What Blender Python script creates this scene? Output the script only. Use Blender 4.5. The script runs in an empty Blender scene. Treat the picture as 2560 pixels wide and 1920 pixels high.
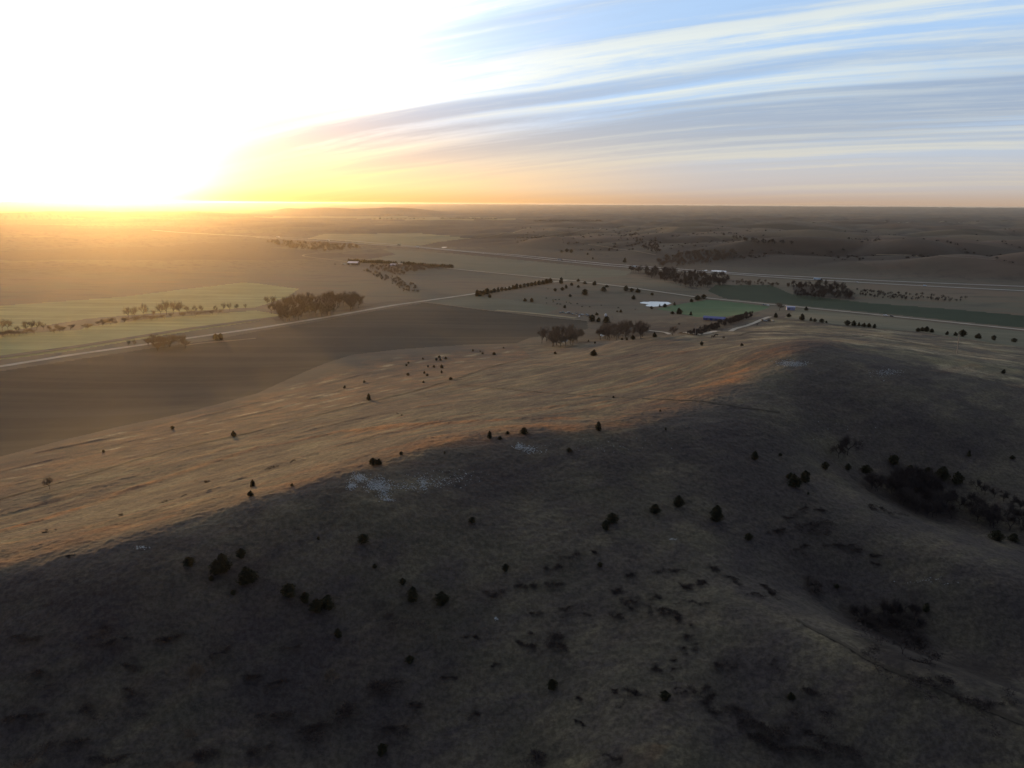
import bpy, bmesh, math, random
import numpy as np
from mathutils import Vector, Matrix, Euler
R = math.radians
random.seed(7); rng = np.random.default_rng(7)
sc = bpy.context.scene
# ------------------------------------------------------------------ camera
CAM_Z = 150.0
FPX = 1948.0                      # focal length in pixels of the 2560 px wide photograph
PITCH = R(13.05); ROLL = R(0.38)
cam_d = bpy.data.cameras.new("camera"); cam = bpy.data.objects.new("camera", cam_d)
sc.collection.objects.link(cam); sc.camera = cam
cam_d.sensor_width = 36.0; cam_d.lens = 36.0 * FPX / 2560.0
cam_d.clip_start = 1.0; cam_d.clip_end = 200000.0
cam.rotation_mode = 'QUATERNION'
cam.location = (0, 0, CAM_Z)
CAMROT = Matrix.Rotation(math.pi/2 - PITCH, 3, 'X') @ Matrix.Rotation(ROLL, 3, 'Z')
cam.rotation_quaternion = CAMROT.to_quaternion()
# ------------------------------------------------------------------ sun and sky
SUN_EL = 0.8; SUN_AZ = -26.7       # degrees, azimuth clockwise from the view direction (+Y)
SUN_STR = 2.5; EXPO = 0.75
HAZE_D = 1.9e-5; HAZE_G = 0.83
sd = Vector((math.sin(R(SUN_AZ))*math.cos(R(SUN_EL)), math.cos(R(SUN_AZ))*math.cos(R(SUN_EL)), math.sin(R(SUN_EL))))
sl = bpy.data.lights.new("sun", 'SUN'); sl.energy = SUN_STR; sl.angle = R(3.2); sl.color = (1.0, 0.54, 0.16)
so = bpy.data.objects.new("sun", sl); sc.collection.objects.link(so)
so.rotation_mode = 'QUATERNION'; so.rotation_quaternion = sd.to_track_quat('Z', 'Y')
sc.view_settings.view_transform = 'Standard'; sc.view_settings.look = 'None'
sc.view_settings.exposure = EXPO; sc.view_settings.gamma = 1.0
sc.cycles.max_bounces = 5; sc.cycles.volume_bounces = 0; sc.cycles.diffuse_bounces = 2
sc.cycles.transparent_max_bounces = 8
w = bpy.data.worlds.new("World"); sc.world = w; w.use_nodes = True
nt = w.node_tree; nt.nodes.clear()
class E:
    """tiny expression builder over Math / VectorMath nodes"""
    tree = None
    def __init__(s, v): s.v = v
    @staticmethod
    def m(op, *a, clamp=False):
        n = E.tree.nodes.new('ShaderNodeMath'); n.operation = op; n.use_clamp = clamp
        for i, x in enumerate(a):
            if isinstance(x, E): E.tree.links.new(x.v, n.inputs[i])
            else: n.inputs[i].default_value = x
        return E(n.outputs[0])
    def __add__(s, o): return E.m('ADD', s, o)
    __radd__ = __add__
    def __sub__(s, o): return E.m('SUBTRACT', s, o)
    def __rsub__(s, o): return E.m('SUBTRACT', o, s)
    def __mul__(s, o): return E.m('MULTIPLY', s, o)
    __rmul__ = __mul__
    def __truediv__(s, o): return E.m('DIVIDE', s, o)
    def __rtruediv__(s, o): return E.m('DIVIDE', o, s)
    def pw(s, p): return E.m('POWER', s, p)
    def cl(s): return E.m('ADD', s, 0.0, clamp=True)
    def mx(s, o): return E.m('MAXIMUM', s, o)
    def mn(s, o): return E.m('MINIMUM', s, o)
    def ss(s, a, b):
        n = E.tree.nodes.new('ShaderNodeMapRange'); n.interpolation_type = 'SMOOTHSTEP'
        E.tree.links.new(s.v, n.inputs[0]); n.inputs[1].default_value = a; n.inputs[2].default_value = b
        return E(n.outputs[0])
    def exp(s): return E.m('EXPONENT', s)
def mixc(f, a, b, mode='MIX'):
    n = E.tree.nodes.new('ShaderNodeMix'); n.data_type = 'RGBA'; n.blend_type = mode; n.clamp_factor = True
    if isinstance(f, E): E.tree.links.new(f.v, n.inputs[0])
    else: n.inputs[0].default_value = f
    for i, x in ((6, a), (7, b)):
        if isinstance(x, E): E.tree.links.new(x.v, n.inputs[i])
        else: n.inputs[i].default_value = (*x, 1)
    return E(n.outputs[2])
def vec(x, y, z):
    n = E.tree.nodes.new('ShaderNodeCombineXYZ')
    for i, a in enumerate((x, y, z)):
        if isinstance(a, E): E.tree.links.new(a.v, n.inputs[i])
        else: n.inputs[i].default_value = a
    return E(n.outputs[0])
def noise(v, scale, detail=4, rough=.5, dist=0., lac=2.0):
    n = E.tree.nodes.new('ShaderNodeTexNoise'); E.tree.links.new(v.v, n.inputs['Vector'])
    n.inputs['Scale'].default_value = scale; n.inputs['Detail'].default_value = detail
    n.inputs['Roughness'].default_value = rough; n.inputs['Distortion'].default_value = dist
    n.inputs['Lacunarity'].default_value = lac
    return E(n.outputs[0])
def gray(f):
    n = E.tree.nodes.new('ShaderNodeCombineColor')
    for i in range(3): E.tree.links.new(f.v, n.inputs[i])
    return E(n.outputs[0])
def vscale(c, f):
    n = E.tree.nodes.new('ShaderNodeVectorMath'); n.operation = 'SCALE'
    E.tree.links.new(c.v, n.inputs[0])
    if isinstance(f, E): E.tree.links.new(f.v, n.inputs['Scale'])
    else: n.inputs['Scale'].default_value = f
    return E(n.outputs[0])
def vadd(a, b):
    n = E.tree.nodes.new('ShaderNodeVectorMath'); n.operation = 'ADD'
    E.tree.links.new(a.v, n.inputs[0]); E.tree.links.new(b.v, n.inputs[1]); return E(n.outputs[0])

E.tree = nt
tc = nt.nodes.new('ShaderNodeTexCoord')
sep = nt.nodes.new('ShaderNodeSeparateXYZ'); nt.links.new(tc.outputs['Generated'], sep.inputs[0])
dx, dy, dz = E(sep.outputs[0]), E(sep.outputs[1]), E(sep.outputs[2])
sky = nt.nodes.new('ShaderNodeTexSky'); sky.sky_type = 'NISHITA'; sky.sun_disc = False
sky.sun_elevation = R(SUN_EL); sky.sun_rotation = R(SUN_AZ); sky.altitude = 500
sky.air_density = 1.0; sky.dust_density = 2.0; sky.ozone_density = 2.0
up = dz.mx(0.0)
def dirdot(az, el):
    c = math.cos(R(el))
    return dx*(math.sin(R(az))*c) + dy*(math.cos(R(az))*c) + dz*math.sin(R(el))
def lobe(az, el, width):                       # gaussian in angle
    d = dirdot(az, el)
    return ((d - 1.0) * (1.0/(1-math.cos(R(width))))).exp()
# cirrus sheets: streaks running towards a vanishing point left of the sun
SAZ = R(-62)
inv = 1.0/(up + 0.17)
u = (dx*math.cos(SAZ) - dy*math.sin(SAZ)) * inv        # across the streaks
v = (dx*math.sin(SAZ) + dy*math.cos(SAZ)) * inv        # along the streaks
wob = noise(vec(u*0.5, v*0.25, 3.1), 1.0, 2)
u2 = (u + (wob - 0.5)*0.7)*1.5
elev = up
n1 = noise(vec(u2*1.7, v*0.13, 0.0), 1.7, 4, .55)
n2 = noise(vec(u2*4.6, v*0.50, 7.0), 1.8, 5, .62)
n3 = noise(vec(u2*1.5, v*0.10, 13.0), 1.7, 3, .5)
n4 = noise(vec(u*11.0 + wob*2.0, v*3.2, 21.0), 1.6, 5, .68, .6)
band = (n1*0.60 + n2*0.26 + n4*0.14)
cream = (band + elev*0.16).ss(0.46, 0.63)
tl = elev - dx*0.05
midb = tl.ss(0.02, 0.07)*(1.0-tl.ss(0.095, 0.165)*0.85)
dark = (n3*0.66 + n2*0.22 + n4*0.12 + (midb-0.5)*0.10).ss(0.40, 0.56)*(midb*0.8+0.2)
blue_gap = (0.38, 0.56, 0.84)
slate = (0.29, 0.37, 0.53)
creamc = (0.78, 0.80, 0.72)
c = mixc(dark*0.95, blue_gap, slate)
c = mixc(cream*(1.0-dark*0.62)*0.92, c, creamc)
hor = 1.0 - elev.ss(0.0, 0.13)
c = mixc(hor.pw(1.3)*0.90, c, (0.53, 0.48, 0.43))
side = dirdot(-30, 0)
c = mixc(hor.pw(0.9)*side.ss(0.70, 0.99)*(1.0-dark*0.75), c, (0.98, 0.70, 0.34))
# light: thin cloud lit through from behind by the low sun
L1 = lobe(SUN_AZ-1.5, 1.0, 5.0)
L2 = lobe(-27, 17, 14.5)*elev.ss(0.07, 0.19)
L3 = lobe(-22, 34, 17)
L4 = lobe(-25, 5, 17)
c = vscale(c, 0.58)
gl = L2*2.5 + L3*2.2 + L4*0.55
tex = 1.0 - dark*0.62 + cream*0.25
c = vadd(c, vscale(mixc(hor.pw(1.3), (1.0, 0.95, 0.86), (1.0, 0.74, 0.20)), gl*tex*0.5))
c = vadd(c, vscale(mixc(hor.pw(3.0), (1.0, 0.97, 0.88), (1.0, 0.90, 0.60)), L1*2.0 + lobe(SUN_AZ-3, 3.5, 8.5)*0.75))
low1 = (1.0-elev.ss(0.0, 0.022))
c = mixc(low1*0.75, c, mixc(1.0, c, (0.98, 0.72, 0.50), 'MULTIPLY'))
back = dy.ss(-0.35, 0.45)
zen = 1.0 - elev.ss(0.36, 0.80)*0.62
c = vscale(c, (back*0.75 + 0.25)*zen)
c = mixc(1.0-back, c, mixc(1.0, c, (0.95, 0.93, 1.30), 'MULTIPLY'))
# below the level line the world is only more distant land
c = mixc(dz.ss(0.0, -0.002), c, (0.10, 0.095, 0.11))
# natural sky light under the clouds
bgc = E.tree.nodes.new('ShaderNodeVectorMath'); bgc.operation = 'SCALE'
nt.links.new(sky.outputs[0], bgc.inputs[0]); bgc.inputs['Scale'].default_value = 0.06
fin = vadd(c, E(bgc.outputs[0]))
bg = nt.nodes.new('ShaderNodeBackground'); nt.links.new(fin.v, bg.inputs[0]); bg.inputs[1].default_value = 1.0
SKYBG = bg
wo = nt.nodes.new('ShaderNodeOutputWorld'); nt.links.new(bg.outputs[0], wo.inputs[0])
w.cycles.sampling_method = 'MANUAL'; w.cycles.sample_map_resolution = 512

# ------------------------------------------------------------------ tagging helpers
COL = sc.collection
def tag(o, label=None, cat=None, group=None, kind=None):
    if label: o['label'] = label
    if cat: o['category'] = cat
    if group: o['group'] = group
    if kind: o['kind'] = kind
    return o
def empty(name, loc=(0,0,0), rz=0, s=1.0):
    o = bpy.data.objects.new(name, None); COL.objects.link(o)
    o.location = loc; o.rotation_euler = (0,0,rz); o.scale = (s,s,s) if not isinstance(s, tuple) else s
    o.empty_display_size = 0.5
    return o
def mesh_obj(name, me, parent=None):
    o = bpy.data.objects.new(name, me); COL.objects.link(o)
    if parent: o.parent = parent
    return o
def np_mesh(name, V, F, mats=(), midx=None, smooth=True):
    """V (n,3), F (m,k) all the same k"""
    V = np.asarray(V, dtype=np.float32); F = np.asarray(F, dtype=np.int32)
    me = bpy.data.meshes.new(name); k = F.shape[1]
    me.vertices.add(len(V)); me.vertices.foreach_set('co', V.ravel())
    me.loops.add(F.size); me.loops.foreach_set('vertex_index', F.ravel())
    me.polygons.add(len(F)); me.polygons.foreach_set('loop_start', np.arange(0, F.size, k, dtype=np.int32))
    for m in mats: me.materials.append(m)
    if midx is not None: me.polygons.foreach_set('material_index', midx.astype(np.int32))
    me.update(calc_edges=True)
    me.polygons.foreach_set('use_smooth', np.full(len(F), smooth))
    return me
# ------------------------------------------------------------------ the shape of the land
_P = rng.permutation(4096)
_G = rng.random((4096, 2))*2-1; _G /= np.linalg.norm(_G, axis=1)[:, None]
def perlin(x, y):
    xi = np.floor(x).astype(np.int64); yi = np.floor(y).astype(np.int64)
    xf = x-xi; yf = y-yi
    u = xf*xf*xf*(xf*(xf*6-15)+10); v = yf*yf*yf*(yf*(yf*6-15)+10)
    def g(ix, iy, fx, fy):
        h = _P[(_P[ix & 4095] + iy) & 4095]; gg = _G[h]
        return gg[..., 0]*fx + gg[..., 1]*fy
    a = g(xi, yi, xf, yf); b = g(xi+1, yi, xf-1, yf); c_ = g(xi, yi+1, xf, yf-1); d = g(xi+1, yi+1, xf-1, yf-1)
    return (a+(b-a)*u) + ((c_+(d-c_)*u)-(a+(b-a)*u))*v
def fbm(x, y, oct=4, gain=.5):
    s = 0; a = 1.0
    for i in range(oct):
        s = s + a*perlin(x*(2**i)+17.3*i, y*(2**i)-9.1*i); a *= gain
    return s
def sst(x, a, b):
    t = np.clip((x-a)/(b-a), 0, 1); return t*t*(3-2*t)
RM = np.array(CAMROT)
def pxdir(px, py):
    d = np.stack([np.asarray(px, float)-1280.0, 960.0-np.asarray(py, float), np.full(np.shape(px), -FPX)], -1)
    d = d @ RM.T
    return d/np.linalg.norm(d, axis=-1, keepdims=True)
# surveyed heights (photo x, photo y, height in m)
CTRL = [
 (-300,1505,58),(0,1432,62),(300,1362,66),(640,1258,70),(890,1180,73),(1130,1106,74),(1300,1086,74),(1500,1076,74),
 (1650,1046,74),(1790,985,75),(1890,935,77),(1960,893,80),(2030,852,82.5),
 # either side of the crest
 (0,1404,59.5),(300,1334,63.3),(640,1230,67.2),(890,1152,70.0),(1130,1080,70.6),(1300,1060,71),(1500,1048,71),(1650,1018,71.5),(1790,957,73),(1890,915,76),
 (0,1470,60.5),(300,1400,64.5),(640,1300,68.4),(890,1220,71.6),(1130,1146,72.5),(1300,1125,72.6),(1500,1112,72.8),(1650,1085,72.8),(1790,1025,73.6),(1890,975,75.6),
 # far flank down to the ploughed field
 (-600,1250,7),(-250,1195,6),(0,1132,6),(300,1062,6),(640,980,6),(770,918,6),(880,883,6),(1100,862,6),(1300,856,7),
 (-200,1330,26),(0,1260,26),(300,1170,27),(640,1075,27),(900,1005,27),(1130,940,27),(1300,905,25),
 (0,1345,46),(320,1265,48),(640,1170,50),(900,1100,52),(1130,1030,53),(1300,1005,54),(1500,980,58),
 (1430,920,40),(1480,875,27),(1560,850,36),(1700,853,48),(1850,862,62),(1700,900,60),(1600,950,60),(1750,940,68),
 # shaded near face and basin
 (1280,1200,68.5),(1280,1300,64.5),(1280,1400,59.5),(1280,1600,50),(1280,1920,38),
 (640,1400,63),(640,1600,53),(640,1920,40),(0,1600,55),(0,1750,49),(0,1920,41),(-400,1700,48),(-500,1920,40),
 (900,1260,70),(300,1450,63),(1600,1150,69),(1600,1300,62),(1600,1450,56.5),(1650,1700,50),(1650,1900,46),
 (1900,1050,72),(1850,1200,64),(1850,1350,56),(2150,1000,71),(2400,1080,62),(2560,1120,57),
 (2150,1195,54),(2300,1250,47),(2420,1320,44),(2560,1370,42),(2100,1350,53),(2350,1420,50),(2560,1480,48),
 (1840,1500,56),(2020,1565,56),(2300,1690,55),(2560,1800,53),(2800,1920,50),(1950,1470,51),(2120,1530,42),(2300,1600,39),(2500,1690,37),(2700,1760,35),
 (2000,1750,50),(2000,1900,43),(2300,1900,45),(1850,1620,53),(1850,1800,46),(2560,1920,47),
 # right shoulder and its silhouette
 (2170,888,78),(2300,920,75),(2430,948,71),(2560,970,68),(2800,1010,62),
 (2600,905,44),(2300,868,46),(2080,832,46),(1940,797,24),(1830,800,18),(2250,832,25),(2420,850,23),(2600,872,20),(2900,930,20),(1760,838,20),(1640,832,10),
 # valley
 (1900,775,7),(2200,790,6),(2560,822,6),(2800,840,6),(1600,800,6),(1400,830,4),(1450,800,5),(1300,750,7),(1400,712,10),(1600,760,4),(1180,770,6),
 (900,820,5),(400,880,4),(0,930,4),(-400,980,5),(0,820,3),(400,790,3),(800,760,4),(1000,700,5),(0,740,5),(600,680,5),(1700,712,12),(1500,700,12),(1850,730,5),(2200,740,5),(2560,780,6),
 (-500,820,5),(3000,780,8),
]
_c = np.array(CTRL, float); _d = pxdir(_c[:, 0], _c[:, 1]); _t = (_c[:, 2]-CAM_Z)/_d[:, 2]
CP = np.stack([_d[:, 0]*_t, _d[:, 1]*_t, _c[:, 2]], -1)
_ex = [(-150,60,42),(0,60,38),(150,60,42),(-250,-40,36),(0,-60,34),(250,0,40),(-420,250,20),(420,160,44),(620,420,30),(300,90,44),(-700,-100,10),(0,-400,15),(600,-150,20),(-900,500,5),(1100,700,8),
       (0,1700,6),(-700,1700,6),(900,1400,6),(-1400,1500,6),(1500,1200,8)]
CP = np.vstack([CP, np.array(_ex, float)])
_S = 400.0
def _phi(r2): return np.where(r2 > 1e-12, r2*np.log(r2+1e-12), 0)*0.5
_X = CP[:, :2]/_S; _n = len(_X)
_A = np.zeros((_n+3, _n+3)); _D2 = ((_X[:, None]-_X[None])**2).sum(-1)
_A[:_n, :_n] = _phi(_D2)+np.eye(_n)*0.0006; _A[:_n, _n] = 1; _A[:_n, _n+1:] = _X; _A[_n, :_n] = 1; _A[_n+1:, :_n] = _X.T
_W = np.linalg.solve(_A, np.r_[CP[:, 2], 0, 0, 0])
def tps(x, y):
    x = np.ravel(x)/_S; y = np.ravel(y)/_S; out = np.empty(len(x))
    for i in range(0, len(x), 20000):
        a = x[i:i+20000, None]; b = y[i:i+20000, None]
        r2 = (a-_X[:, 0])**2+(b-_X[:, 1])**2
        out[i:i+20000] = _phi(r2)@_W[:_n]+_W[_n]+a[:, 0]*_W[_n+1]+b[:, 0]*_W[_n+2]
    return out
def beyond(x, y):     # signed distance past the interstate
    return (x+1215)*0.721+(y-3700)*0.693
def height(x, y):
    shp = np.shape(x); x = np.ravel(np.asarray(x, float)); y = np.ravel(np.asarray(y, float))
    r = np.hypot(x, y)
    near = r < 1750
    h = np.zeros(len(x))
    far = 5 + 2.5*fbm(x/900, y/900, 2)
    s = beyond(x, y)
    m = sst(s, 40, 420)
    # dissected prairie uplands beyond the interstate: rounded spurs and draws
    wx = x + 180*fbm(x/700+5, y/700, 2); wy = y + 180*fbm(x/700, y/700+9, 2)
    rid = np.abs(perlin(wx/760+3.3, wy/620-1.2))*2.0-.15
    rid2 = np.abs(perlin(wx/330+1.3, wy/280+4.2))*2.0
    amp = 0.35+0.65*sst(x/np.maximum(y, 1), -0.15, 0.25)
    up_ = 46*rid + 24*rid2 + 10*fbm(x/2500, y/2500, 2)
    up_ = np.where(up_ > 0, up_, up_*0.35)
    fade = 1-0.55*sst(r, 5000, 14000)
    far = far + m*amp*fade*(up_*0.95+6)
    # low mesas on the skyline
    az = np.degrees(np.arctan2(x, np.maximum(y, 1)))
    mesa = np.exp(-((r-11500)/1600)**2)*(sst(az, -17.5, -15.5)*(1-sst(az, -7, -4)))*(62+30*perlin(az*0.45, az*0+.3))
    mesa2 = np.exp(-((r-8200)/900)**2)*(1-sst(az, -22, -16))*(40+12*perlin(az*.5, r*0+2.2))
    far = far + np.where(y > 0, mesa+mesa2, 0)
    far = far + sst(r, 6000, 20000)*14*fbm(x/3500, y/3500+3, 3)
    far = far + sst(r, 16000, 34000)*95
    h = far
    if near.any():
        tn = tps(x[near], y[near])
        # spread of small swales on the hill
        k = sst(tn, 9, 30)
        tn = tn + k*1.0*fbm(x[near]/60, y[near]/60, 3) + (1-k)*0.5*fbm(x[near]/160, y[near]/160, 2)
        bl = sst(r[near], 1250, 1700)
        h[near] = tn*(1-bl)+far[near]*bl
    return h.reshape(shp)
# polar survey grid round the point below the camera
az_f = np.linspace(-40, 40, 1100); az_c = np.linspace(40, 320, 110)[1:-1]
AZ = np.radians(np.r_[az_f, az_c]); NA = len(AZ)
rr = [3, 15, 35, 60, 85, 100.]
while rr[-1] < 36000:
    r_ = rr[-1]
    k = 0.6 if r_ > 450 else 0.75
    rr.append(r_ + max(0.5, k*r_*r_/(150.*788.)))
    if rr[-1]-r_ > 2500: rr[-1] = r_+2500
RR = np.array(rr); NR = len(RR)
GX = RR[:, None]*np.sin(AZ)[None]; GY = RR[:, None]*np.cos(AZ)[None]
GZ = height(GX, GY)
NF = len(az_f)
def cast(px, py):
    """photo pixel -> the point of the land it sees"""
    px = np.atleast_1d(np.asarray(px, float)); py = np.atleast_1d(np.asarray(py, float))
    d = pxdir(px, py); out = np.zeros((len(px), 3))
    for i in range(len(px)):
        a = math.degrees(math.atan2(d[i, 0], d[i, 1])); hz = math.hypot(d[i, 0], d[i, 1]); sl_ = d[i, 2]/hz
        if abs(a) < 39.9:
            f = (a+40)/80*(NF-1); j = int(f); f -= j
            prof = GZ[:, j]*(1-f)+GZ[:, j+1]*f; rad = RR
        else:
            rad = RR[RR < 3000]; prof = height(rad*math.sin(math.radians(a)), rad*math.cos(math.radians(a)))
        ray = CAM_Z+sl_*rad; hit = np.nonzero((ray <= prof) & (rad > 20))[0]
        if len(hit) == 0: k_ = len(rad)-1; r0 = rad[k_]
        else:
            k_ = hit[0]; g0 = ray[k_-1]-prof[k_-1]; g1 = ray[k_]-prof[k_]
            r0 = rad[k_-1]+(rad[k_]-rad[k_-1])*g0/(g0-g1+1e-9)
        x_ = r0*math.sin(math.radians(a)); y_ = r0*math.cos(math.radians(a))
        out[i] = (x_, y_, CAM_Z+sl_*r0)
    return out
def zat(x, y):
    return height(np.asarray(x, float), np.asarray(y, float))
def inpoly(x, y, poly):
    c_ = np.zeros(x.shape, bool); n = len(poly); j = n-1
    for i in range(n):
        xi, yi = poly[i]; xj, yj = poly[j]
        cond = ((yi > y) != (yj > y)) & (x < (xj-xi)*(y-yi)/(yj-yi+1e-12)+xi)
        c_ ^= cond; j = i
    return c_
def world_poly(pts):
    p = []
    for i in range(len(pts)):
        a = pts[i]; b = pts[(i+1) % len(pts)]; n = max(1, int(math.hypot(a[0]-b[0], a[1]-b[1])/40))
        for k in range(n): p.append((a[0]+(b[0]-a[0])*k/n, a[1]+(b[1]-a[1])*k/n))
    q = np.array(p); return cast(q[:, 0], q[:, 1])[:, :2]
def dist_line(x, y, pts):
    d = np.full(x.shape, 1e9)
    for a, b in zip(pts[:-1], pts[1:]):
        ab = b-a; L = (ab**2).sum()+1e-9
        t = np.clip(((x-a[0])*ab[0]+(y-a[1])*ab[1])/L, 0, 1)
        d = np.minimum(d, np.hypot(x-a[0]-t*ab[0], y-a[1]-t*ab[1]))
    return d
PONDS = [('pond', [(1599,755.5),(1606,753.5),(1625,752.5),(1660,752),(1672,753.5),(1679,757.5),(1672,760.5),(1663,761.5),(1650,765),(1630,766.5),(1616,765),(1613,762.5),(1622,761),(1612,759),(1600,757.5)]),
 ('pond', [(1774,676.2),(1782,675.4),(1806,676),(1817,677.5),(1816,680.2),(1800,679.8),(1786,678.6)]),
 ('pond', [(1760,675.3),(1768,675),(1768,677),(1761,677)]),
 ('pond', [(1404,852),(1410,848),(1420,847),(1420,851),(1412,855),(1405,855)]),
 ('pond', [(1500,836),(1505,832),(1516,831),(1516,835),(1504,841)]),
 ('pond', [(1103,618),(1116,617.2),(1117,618.6),(1106,619.4)])]
PONDW = []
for n, p in PONDS:
    wp = world_poly(p)[:, :2]; zc = height(wp[:, 0], wp[:, 1]); wz = float(zc.min())
    ctr = wp.mean(0); big = ctr+(wp-ctr)*1.0
    m = (GY > 0) & inpoly(GX, GY, big)
    GZ[m] = wz-0.6
    PONDW.append((n, wz-.05, wp))
# fields, outlined in the photograph and laid on the land
FIELDS = [
 ('ploughed_field', 'plough', [(-500,985),(0,928),(185,900),(362,873),(520,852),(640,829),(814,800),(987,768),(1062,757),(1190,773),(1280,783),(1396,796),(1468,803),(1470,822),(1400,838),(1330,843),(1290,858),(1180,861),(1100,866),(1000,873),(880,887),(820,906),(770,926),(720,948),(640,984),(560,1006),(450,1035),(300,1066),(150,1102),(0,1142),(-400,1235)]),
 ('hay_field', 'pale', [(-400,878),(0,837),(202,824),(214,817),(376,797),(640,776),(705,788),(640,803),(400,840),(304,856),(185,876),(0,900),(-400,950)]),
 ('stubble_field', 'pale', [(-400,796),(0,764),(130,755),(304,742),(450,724),(608,706),(640,708),(747,722),(720,742),(672,758),(640,768),(318,788),(214,797),(0,832),(-400,868)]),
 ('meadow', 'olive', [(764,597),(802,586),(929,584),(1074,584),(1175,596),(1105,604),(1030,616),(929,610),(860,603)]),
 ('pasture', 'graygreen', [(955,622),(1045,628),(1132,634),(1280,648),(1400,660),(1580,679),(1560,690),(1440,698),(1419,699),(1280,685),(1117,670),(1010,660),(900,652),(990,636)]),
 ('winter_wheat_field', 'green', [(1641,773),(1679,764),(1720,757),(1772,749),(1860,758),(1925,767),(1882,782),(1815,792),(1743,793),(1685,779)]),
 ('alfalfa_field', 'darkgreen', [(1790,712),(1860,713),(1925,712),(1978,735),(2166,757),(2354,771),(2560,789),(2900,815),(2900,860),(2560,820),(2209,784),(1920,757),(1812,746),(1770,728)]),
 ('mown_field', 'graygreen', [(1990,771),(2209,793),(2560,829),(2900,865),(2900,905),(2560,868),(2412,847),(2296,829),(2122,815),(2036,804),(1960,795)]),
 ('far_meadow', 'olive', [(600,543),(700,540.5),(930,540.5),(1240,545),(1300,549),(1100,550),(930,550),(930,546),(700,545)]),
 ('grazing_field', 'graygreen', [(1070,754),(1184,738),(1280,750),(1400,768),(1372,782),(1330,786),(1280,781),(1170,769)]),
]
# ---- small-scale relief and land cover
cx = GX; cy = GY
FW = [(n, m, world_poly(p)) for n, m, p in FIELDS]
vin = np.zeros(GX.shape, bool)
for n, m, p in FW: vin |= inpoly(GX, GY, p) & (GY > 0)
rad2 = RR[:, None]+0*GX
hillm = sst(GZ, 8, 16)*(rad2 < 1300)
sp = np.gradient(RR)[:, None]+0*GX
micro = fbm(GX/6.5, GY/6.5, 2)*0.26*(1-sst(sp, 2, 5)) + fbm(GX/1.9, GY/1.9, 2, .7)*0.20*(1-sst(sp, 0.7, 1.8))
# tussocks line up along the contours of the flank
ux = GX*0.80+GY*0.60; uy = -GX*0.60+GY*0.80
micro = micro + fbm(ux/16, uy/6.0, 3)*0.20*(1-sst(sp, 2, 6))
micro = micro*hillm*(~vin)
GZ2 = GZ+micro
def fieldval(nm): return None
tone = np.zeros(GX.shape+(4,), np.float32); tone[..., 3] = 1
# red: russet bluestem on the crests; green: pale cured grass, plus sunlight painted on the right terrace; blue: dark forbs and brush
crest = world_poly([(-300,1460),(0,1395),(300,1320),(640,1225),(890,1165),(1130,1098),(1300,1083),(1500,1072),(1650,1035),(1790,965),(1890,905),(1960,880)][:])
crest = cast([-300,0,300,640,890,1130,1300,1500,1650,1790,1890,1960,2030], [1470,1400,1325,1232,1165,1100,1080,1070,1030,965,905,880,856])[:, :2]
dc = dist_line(GX[:900], GY[:900], crest); dcf = np.full(GX.shape, 1e9); dcf[:900] = dc
wN = fbm(GX/18, GY/18, 4, .6)
stre = fbm(ux/60, uy/9, 3, .6)
rust = np.exp(-(dcf/16)**2)*(0.75+0.9*wN)
l2 = cast([0,330,640,860,1060,1250,1420], [1330,1222,1120,1078,1060,1050,1046])[:, :2]
l3 = cast([0,200,420,640,900,1120], [1210,1160,1110,1052,985,940])[:, :2]
for ln, wd, am in ((l2, 4.5, .9),):
    dd = np.full(GX.shape, 1e9); dd[:900] = dist_line(GX[:900], GY[:900], ln); rust = rust + np.exp(-(dd/wd)**2)*(am+.8*stre)
TERR = [cast([0,250,640,900,1150], [1290,1215,1105,1046,1005])[:, :2], cast([0,300,640,900,1150], [1180,1108,1035,962,905])[:, :2], cast([100,400,700,950,1150], [1130,1068,990,925,893])[:, :2], l2, cast([1080,1250,1420,1600,1750], [962,930,905,885,878])[:, :2], cast([200,640,900,1180,1400,1560], [1345,1180,1100,1040,1015,1000])[:, :2]]
for ln, wd in zip(TERR, (3, 2.6, 2.6, 3.5, 4, 3)):
    dd = np.full(GX.shape, 1e9); dd[:900] = dist_line(GX[:900]+2.5*wN[:900], GY[:900]+2.5*wN[:900], ln); g_ = np.exp(-(dd/wd)**2)
    GZ2 = GZ2+g_*0.55*(.6+stre); rust = rust+g_*.35
rust = rust + 0.9*sst(stre, 0.05, .5)*hillm*0.6
tone[..., 0] = np.clip(rust*.85, 0, 1)
pale = 0.45+0.9*fbm(ux/35+4, uy/7, 4, .6)
tone[..., 1] = np.clip(pale, 0, 1)
terr = inpoly(GX, GY, world_poly([(1700,842),(1850,815),(1935,797),(2120,817),(2310,834),(2600,872),(2600,980),(2430,940),(2300,915),(2170,880),(2060,845),(1900,850)])) & (GY > 0)
tone[..., 1] = np.where(terr, np.clip(1.12+.9*fbm(GX/90, GY/25, 3), 0, 1.4), tone[..., 1]); tone[..., 0] = np.where(terr, tone[..., 0]*.5, tone[..., 0])  # terrace colour paled and de-reddened, painting in sunlight its low slope misses
strip = inpoly(GX, GY, world_poly([(-100,1250),(0,1245),(420,1124),(640,1076),(860,1018),(1130,948),(1330,892),(1290,858),(1100,864),(880,885),(770,922),(640,982),(300,1064),(0,1134),(-100,1160)])) & (GY > 0)
tone[..., 0] = np.where(strip, np.clip(.42+.35*wN, 0, 1), tone[..., 0]); tone[..., 1] = np.where(strip, .12+.3*np.clip(stre, 0, 1), tone[..., 1])
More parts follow.
